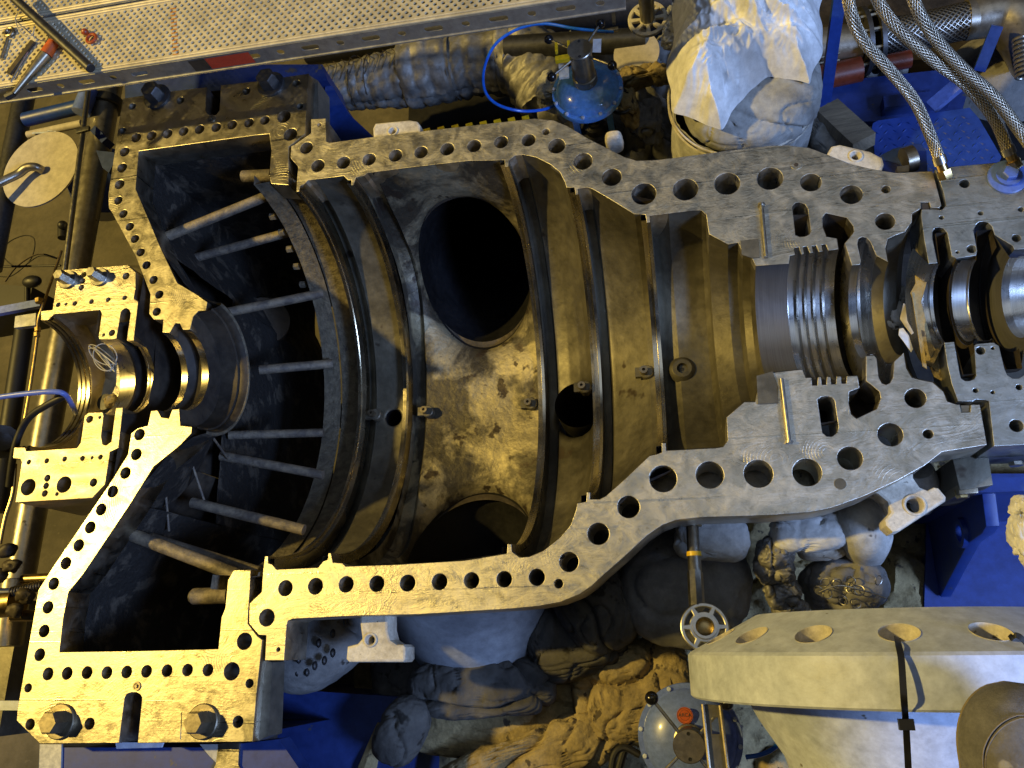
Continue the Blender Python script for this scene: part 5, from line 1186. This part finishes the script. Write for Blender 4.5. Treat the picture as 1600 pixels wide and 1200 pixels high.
# ================================================================== TOP RIGHT
HO = 'braided hoses to the rear housing'
for lab, pts, zs in (('leftmost braided steel hose ending at the housing edge', [(1322,-25),(1330,20),(1348,62),(1392,112),(1430,160),(1455,215),(1467,247)], [.42,.38,.32,.24,.16,.08,.05]),
                     ('middle braided steel hose of the three curving down right', [(1362,-25),(1378,12),(1408,50),(1456,92),(1512,135),(1553,185),(1574,232)], [.40,.36,.32,.26,.18,.10,.05]),
                     ('rightmost braided steel hose leaving the picture edge', [(1420,-25),(1436,20),(1465,65),(1505,108),(1552,150),(1590,200),(1625,250)], [.40,.36,.30,.24,.18,.12,.08])):
    t = thing('braided_hose', lab, 'hose', at(*pts[-1], zs[-1]), HO)
    P = [at(u,v,z) for (u,v), z in zip(pts, zs)]
    mb = MB(); mb.tube(P, .0138, 20, 10); mb.build('hose_braid', 'braid', t)
    e = P[-1]; dn = (P[-1]-P[-2]).normalized()
    MB().cyl(e-dn*.004, e+dn*.016, .0165, n=20).build('ferrule', 'steel', t)
    MB().cyl(e+dn*.016, e+dn*.036, .0125, n=20).build('ferrule_neck', 'brass', t)
    MB().hexh(e+dn*.034, dn, .018, .022).build('hex_nut', 'brass', t)
t = thing('expansion_joint', 'dark braided expansion joint behind the three hoses', 'expansion joint', at(1440,45,-.5))
mb = MB(); mb.tube([at(1372,60,-.5), at(1440,48,-.5), at(1510,32,-.5)], .062, 36, 6); mb.build('braid', 'braid_dark', t)
MB().cyl(at(1508,32,-.5), at(1522,30,-.5), .066, n=32).build('end_sleeve', 'pipe_grey', t)
for (u, v) in ((1345,66),(1364,62)): MB().cyl(at(u,v,-.5), at(u+7,v-1.5,-.5), .115, n=40).build('flange_disc', 'dark_steel', t)
for k in range(10):
    a = 2*PI*k/10; o1 = at(1338,68,-.5)+Vector((0,math.cos(a)*.095,math.sin(a)*.095)); MB().cyl(o1, o1+Vector((.075,.006,0)), .009, n=8).build('flange_stud', 'steel', t)
MB().cyl(at(1250,78,-.5), at(1345,66,-.5), .065, n=32).build('pipe_end', 'pipe_grey', t)
simple('grey_elbow', 'large grey pipe elbow at the top right corner', 'pipe', 'pipe_grey', lambda m: m.tube([at(1520,30,-.5), at(1560,24,-.5), at(1600,40,-.52), at(1630,90,-.6)], [.066,.075,.1,.1], 32))
simple('grey_cone', 'dim cone-shaped cover below the grey elbow', 'cover', 'cloth_grey', lambda m: m.lathe(at(1570,120,-.8), (0,0,1), [(0,.2),(.12,.08),(.14,.0001)], 40))
def bar(m, a, za, b, zb, w_, h_):
    p, q_ = at(*a,za), at(*b,zb); d = (q_-p); L = d.length; x, y, dd = frame_of(d); m.box((p+q_)/2, (w_,h_,L), Matrix((x,y,dd)).transposed())
simple('blue_post', 'upright blue frame post right of the plastic sheet', 'post', 'blue', lambda m: bar(m, (1312,-10), -.1, (1288,165), -.45, .035, .035))
simple('blue_post', 'slanting blue frame post behind the rightmost hose', 'post', 'blue', lambda m: bar(m, (1558,40), -.4, (1530,110), -.5, .035, .045))
simple('blue_bar', 'short slanting blue bar under the middle hose', 'bar', 'blue_violet', lambda m: bar(m, (1500,130), -.35, (1455,168), -.4, .04, .03))
simple('blue_base_frame', 'blue base frame beam behind the hoses', 'frame beam', 'blue_dark', lambda m: (m.slab(P2([(1275,130),(1480,108),(1510,150),(1500,185),(1282,192)],-.55), -.8, -.55), m.slab(P2([(1380,150),(1480,140),(1486,156),(1382,168)],-.5), -.56, -.5)))
simple('red_pipe', 'red-orange painted pipe behind the blue post', 'pipe', 'orange_pipe', lambda m: (m.cyl(at(1262,126,-.5), at(1345,108,-.5), .042, n=28), m.cyl(at(1380,100,-.5), at(1422,92,-.5), .03, n=20)))
simple('white_rod_pair', 'two thin pale rods crossing behind the blue post', 'rods', 'steel', lambda m: (m.cyl(at(1270,93,-.4), at(1312,83,-.4), .004, n=8), m.cyl(at(1268,101,-.4), at(1312,94,-.4), .004, n=8)))
t = thing('tread_plate', 'blue diamond-pattern tread plate below the hoses', 'tread plate', at(1460,215,-.35))
zd = -.35; tp = P2([(1362,200),(1364,192),(1372,188),(1515,168),(1530,185),(1565,245),(1562,252),(1368,290),(1366,236)], zd)
prism('plate', tp, [], zd-.006, zd, 'blue', t, .001)
mb = MB(); k = 0
for i_ in range(14):
    for j in range(9):
        u = 1370+i_*14.5+(7 if j % 2 else 0); v = 186+j*11-i_*1.4
        p = at(u, v, zd)
        if not inside(p.x, p.y, tp) or edge_d(p.x, p.y, tp) < .012: continue
        a = .75 if (i_+j) % 2 else -.75; d = Vector((math.cos(a), math.sin(a), 0)); n_ = Vector((-d.y, d.x, 0))
        mb.add([p-d*.013, p+n_*.003, p+d*.013, p-n_*.003, p+Vector((0,0,.0035))], [(0,3,4),(3,2,4),(2,1,4),(1,0,4)])
mb.build('tread_lozenges', 'blue', t, 10)
simple('timber_block', 'weathered timber block beside the wrapped vessel', 'timber', 'wood', lambda m: bar(m, (1292,172), -.33, (1350,226), -.28, .075, .05))
t = thing('blue_clevis', 'blue clevis bracket with round bush right of the cream lug', 'bracket', at(1430,240,-.2))
prism('clevis_plate', P2([(1376,242),(1395,232),(1425,224),(1440,224),(1448,235),(1450,270),(1385,272),(1376,262)],-.12), [], -.16, -.12, 'blue_dark', t, .003)
MB().cyl(at(1412,252,-.10), at(1428,247,-.10), .036, n=28).build('bush', 'bolt', t); MB().slab(P2([(1402,260),(1420,258),(1420,268),(1402,269)],-.06), -.1, -.06).build('block', 'bolt', t)
simple('ribbed_hose', 'ribbed steel hose at the right edge', 'hose', 'pipe_grey', lambda m: [m.torus(at(1595+k*.6,62+k*7,-.2), (0,1,.2), .02, .0045, 18, 6) for k in range(9)])
simple('dark_backing', 'black duct wall behind the expansion joint', 'duct wall', 'cast_dark', lambda m: m.slab(P2([(1250,-60),(1800,-60),(1800,60),(1250,110)],-.9), -1.3, -.9))
o = blob('cloth_wad', 'lug', at(1552,222,-.3), (.0,.0,.0), None) if False else None
o = blob('grey_cloth', 'cloth_white', at(1275,205,-.4), (.05,.14,.06), None, rz=.5, seed=71, amp=.015, sc=8, crease=.02, csc=7); tag(o, 'folded pale cloth hanging right of the wrapped vessel', 'cloth')
# ================================================================== RIGHT BOTTOM BLUE FRAME
t = thing('blue_support_frame', 'bright blue support frame under the rear bearing housing', 'support frame', at(1540,850,-.5))
MB().slab(P2([(1450,740),(1780,740),(1780,1150),(1440,1100)],-.75), -1.2, -.75).build('frame_base', 'blue', t)
MB().slab(P2([(1515,748),(1700,742),(1700,764),(1515,770)],-.2), -.75, -.2).build('top_plate', 'blue', t)
def rib():
    a = at(1545,755,-.22); b = at(1560,862,-.40); c_ = at(1530,930,-.70); 
    pts = [at(1540,752,-.22), at(1548,815,-.25), at(1562,828,-.27), at(1565,850,-.36), at(1535,950,-.75), at(1520,760,-.75)]
    return pts
# vertical gusset with lifting eye, in a y-z plane
gx = at(1545,800,-.25).x; g = [(at(1545,752,-.2).y,-.22),(at(1545,822,-.24).y,-.24),(at(1545,832,-.26).y,-.28),(at(1545,845,-.35).y,-.40),(at(1545,930,-.7).y,-.74),(at(1545,752,-.2).y,-.74)]
hc = (at(1520,832,-.42).y, -.42)
go = prism('gusset', [(p[0], p[1]) for p in g], [circ(hc, .024)], -.016, .016, 'blue', None, .003)
go.data.transform(Matrix.Translation((gx,0,0)) @ Matrix(((0,0,1),(1,0,0),(0,1,0))).to_4x4())
go.parent = t; go.matrix_parent_inverse = Matrix.Translation(t.location).inverted()
MB().lathe(Vector((gx-.016, hc[0], hc[1])), (-1,0,0), [(0,.042),(.012,.040),(.014,.034),(.012,.024),(0,.023)], 36, caps=False).build('eye_boss', 'blue', t)
MB().slab(P2([(1538,752),(1556,752),(1562,795),(1548,800)],-.2), -.205, -.195).build('dirt_pad', 'cast', t) if False else None
o = blob('white_cloth', 'plastic_sheet', at(1603,830,-.1), (.025,.09,.03), None, seed=81, amp=.02, sc=14, crease=.02, csc=12); tag(o, 'white crumpled cloth cut off by the right picture edge', 'cloth')
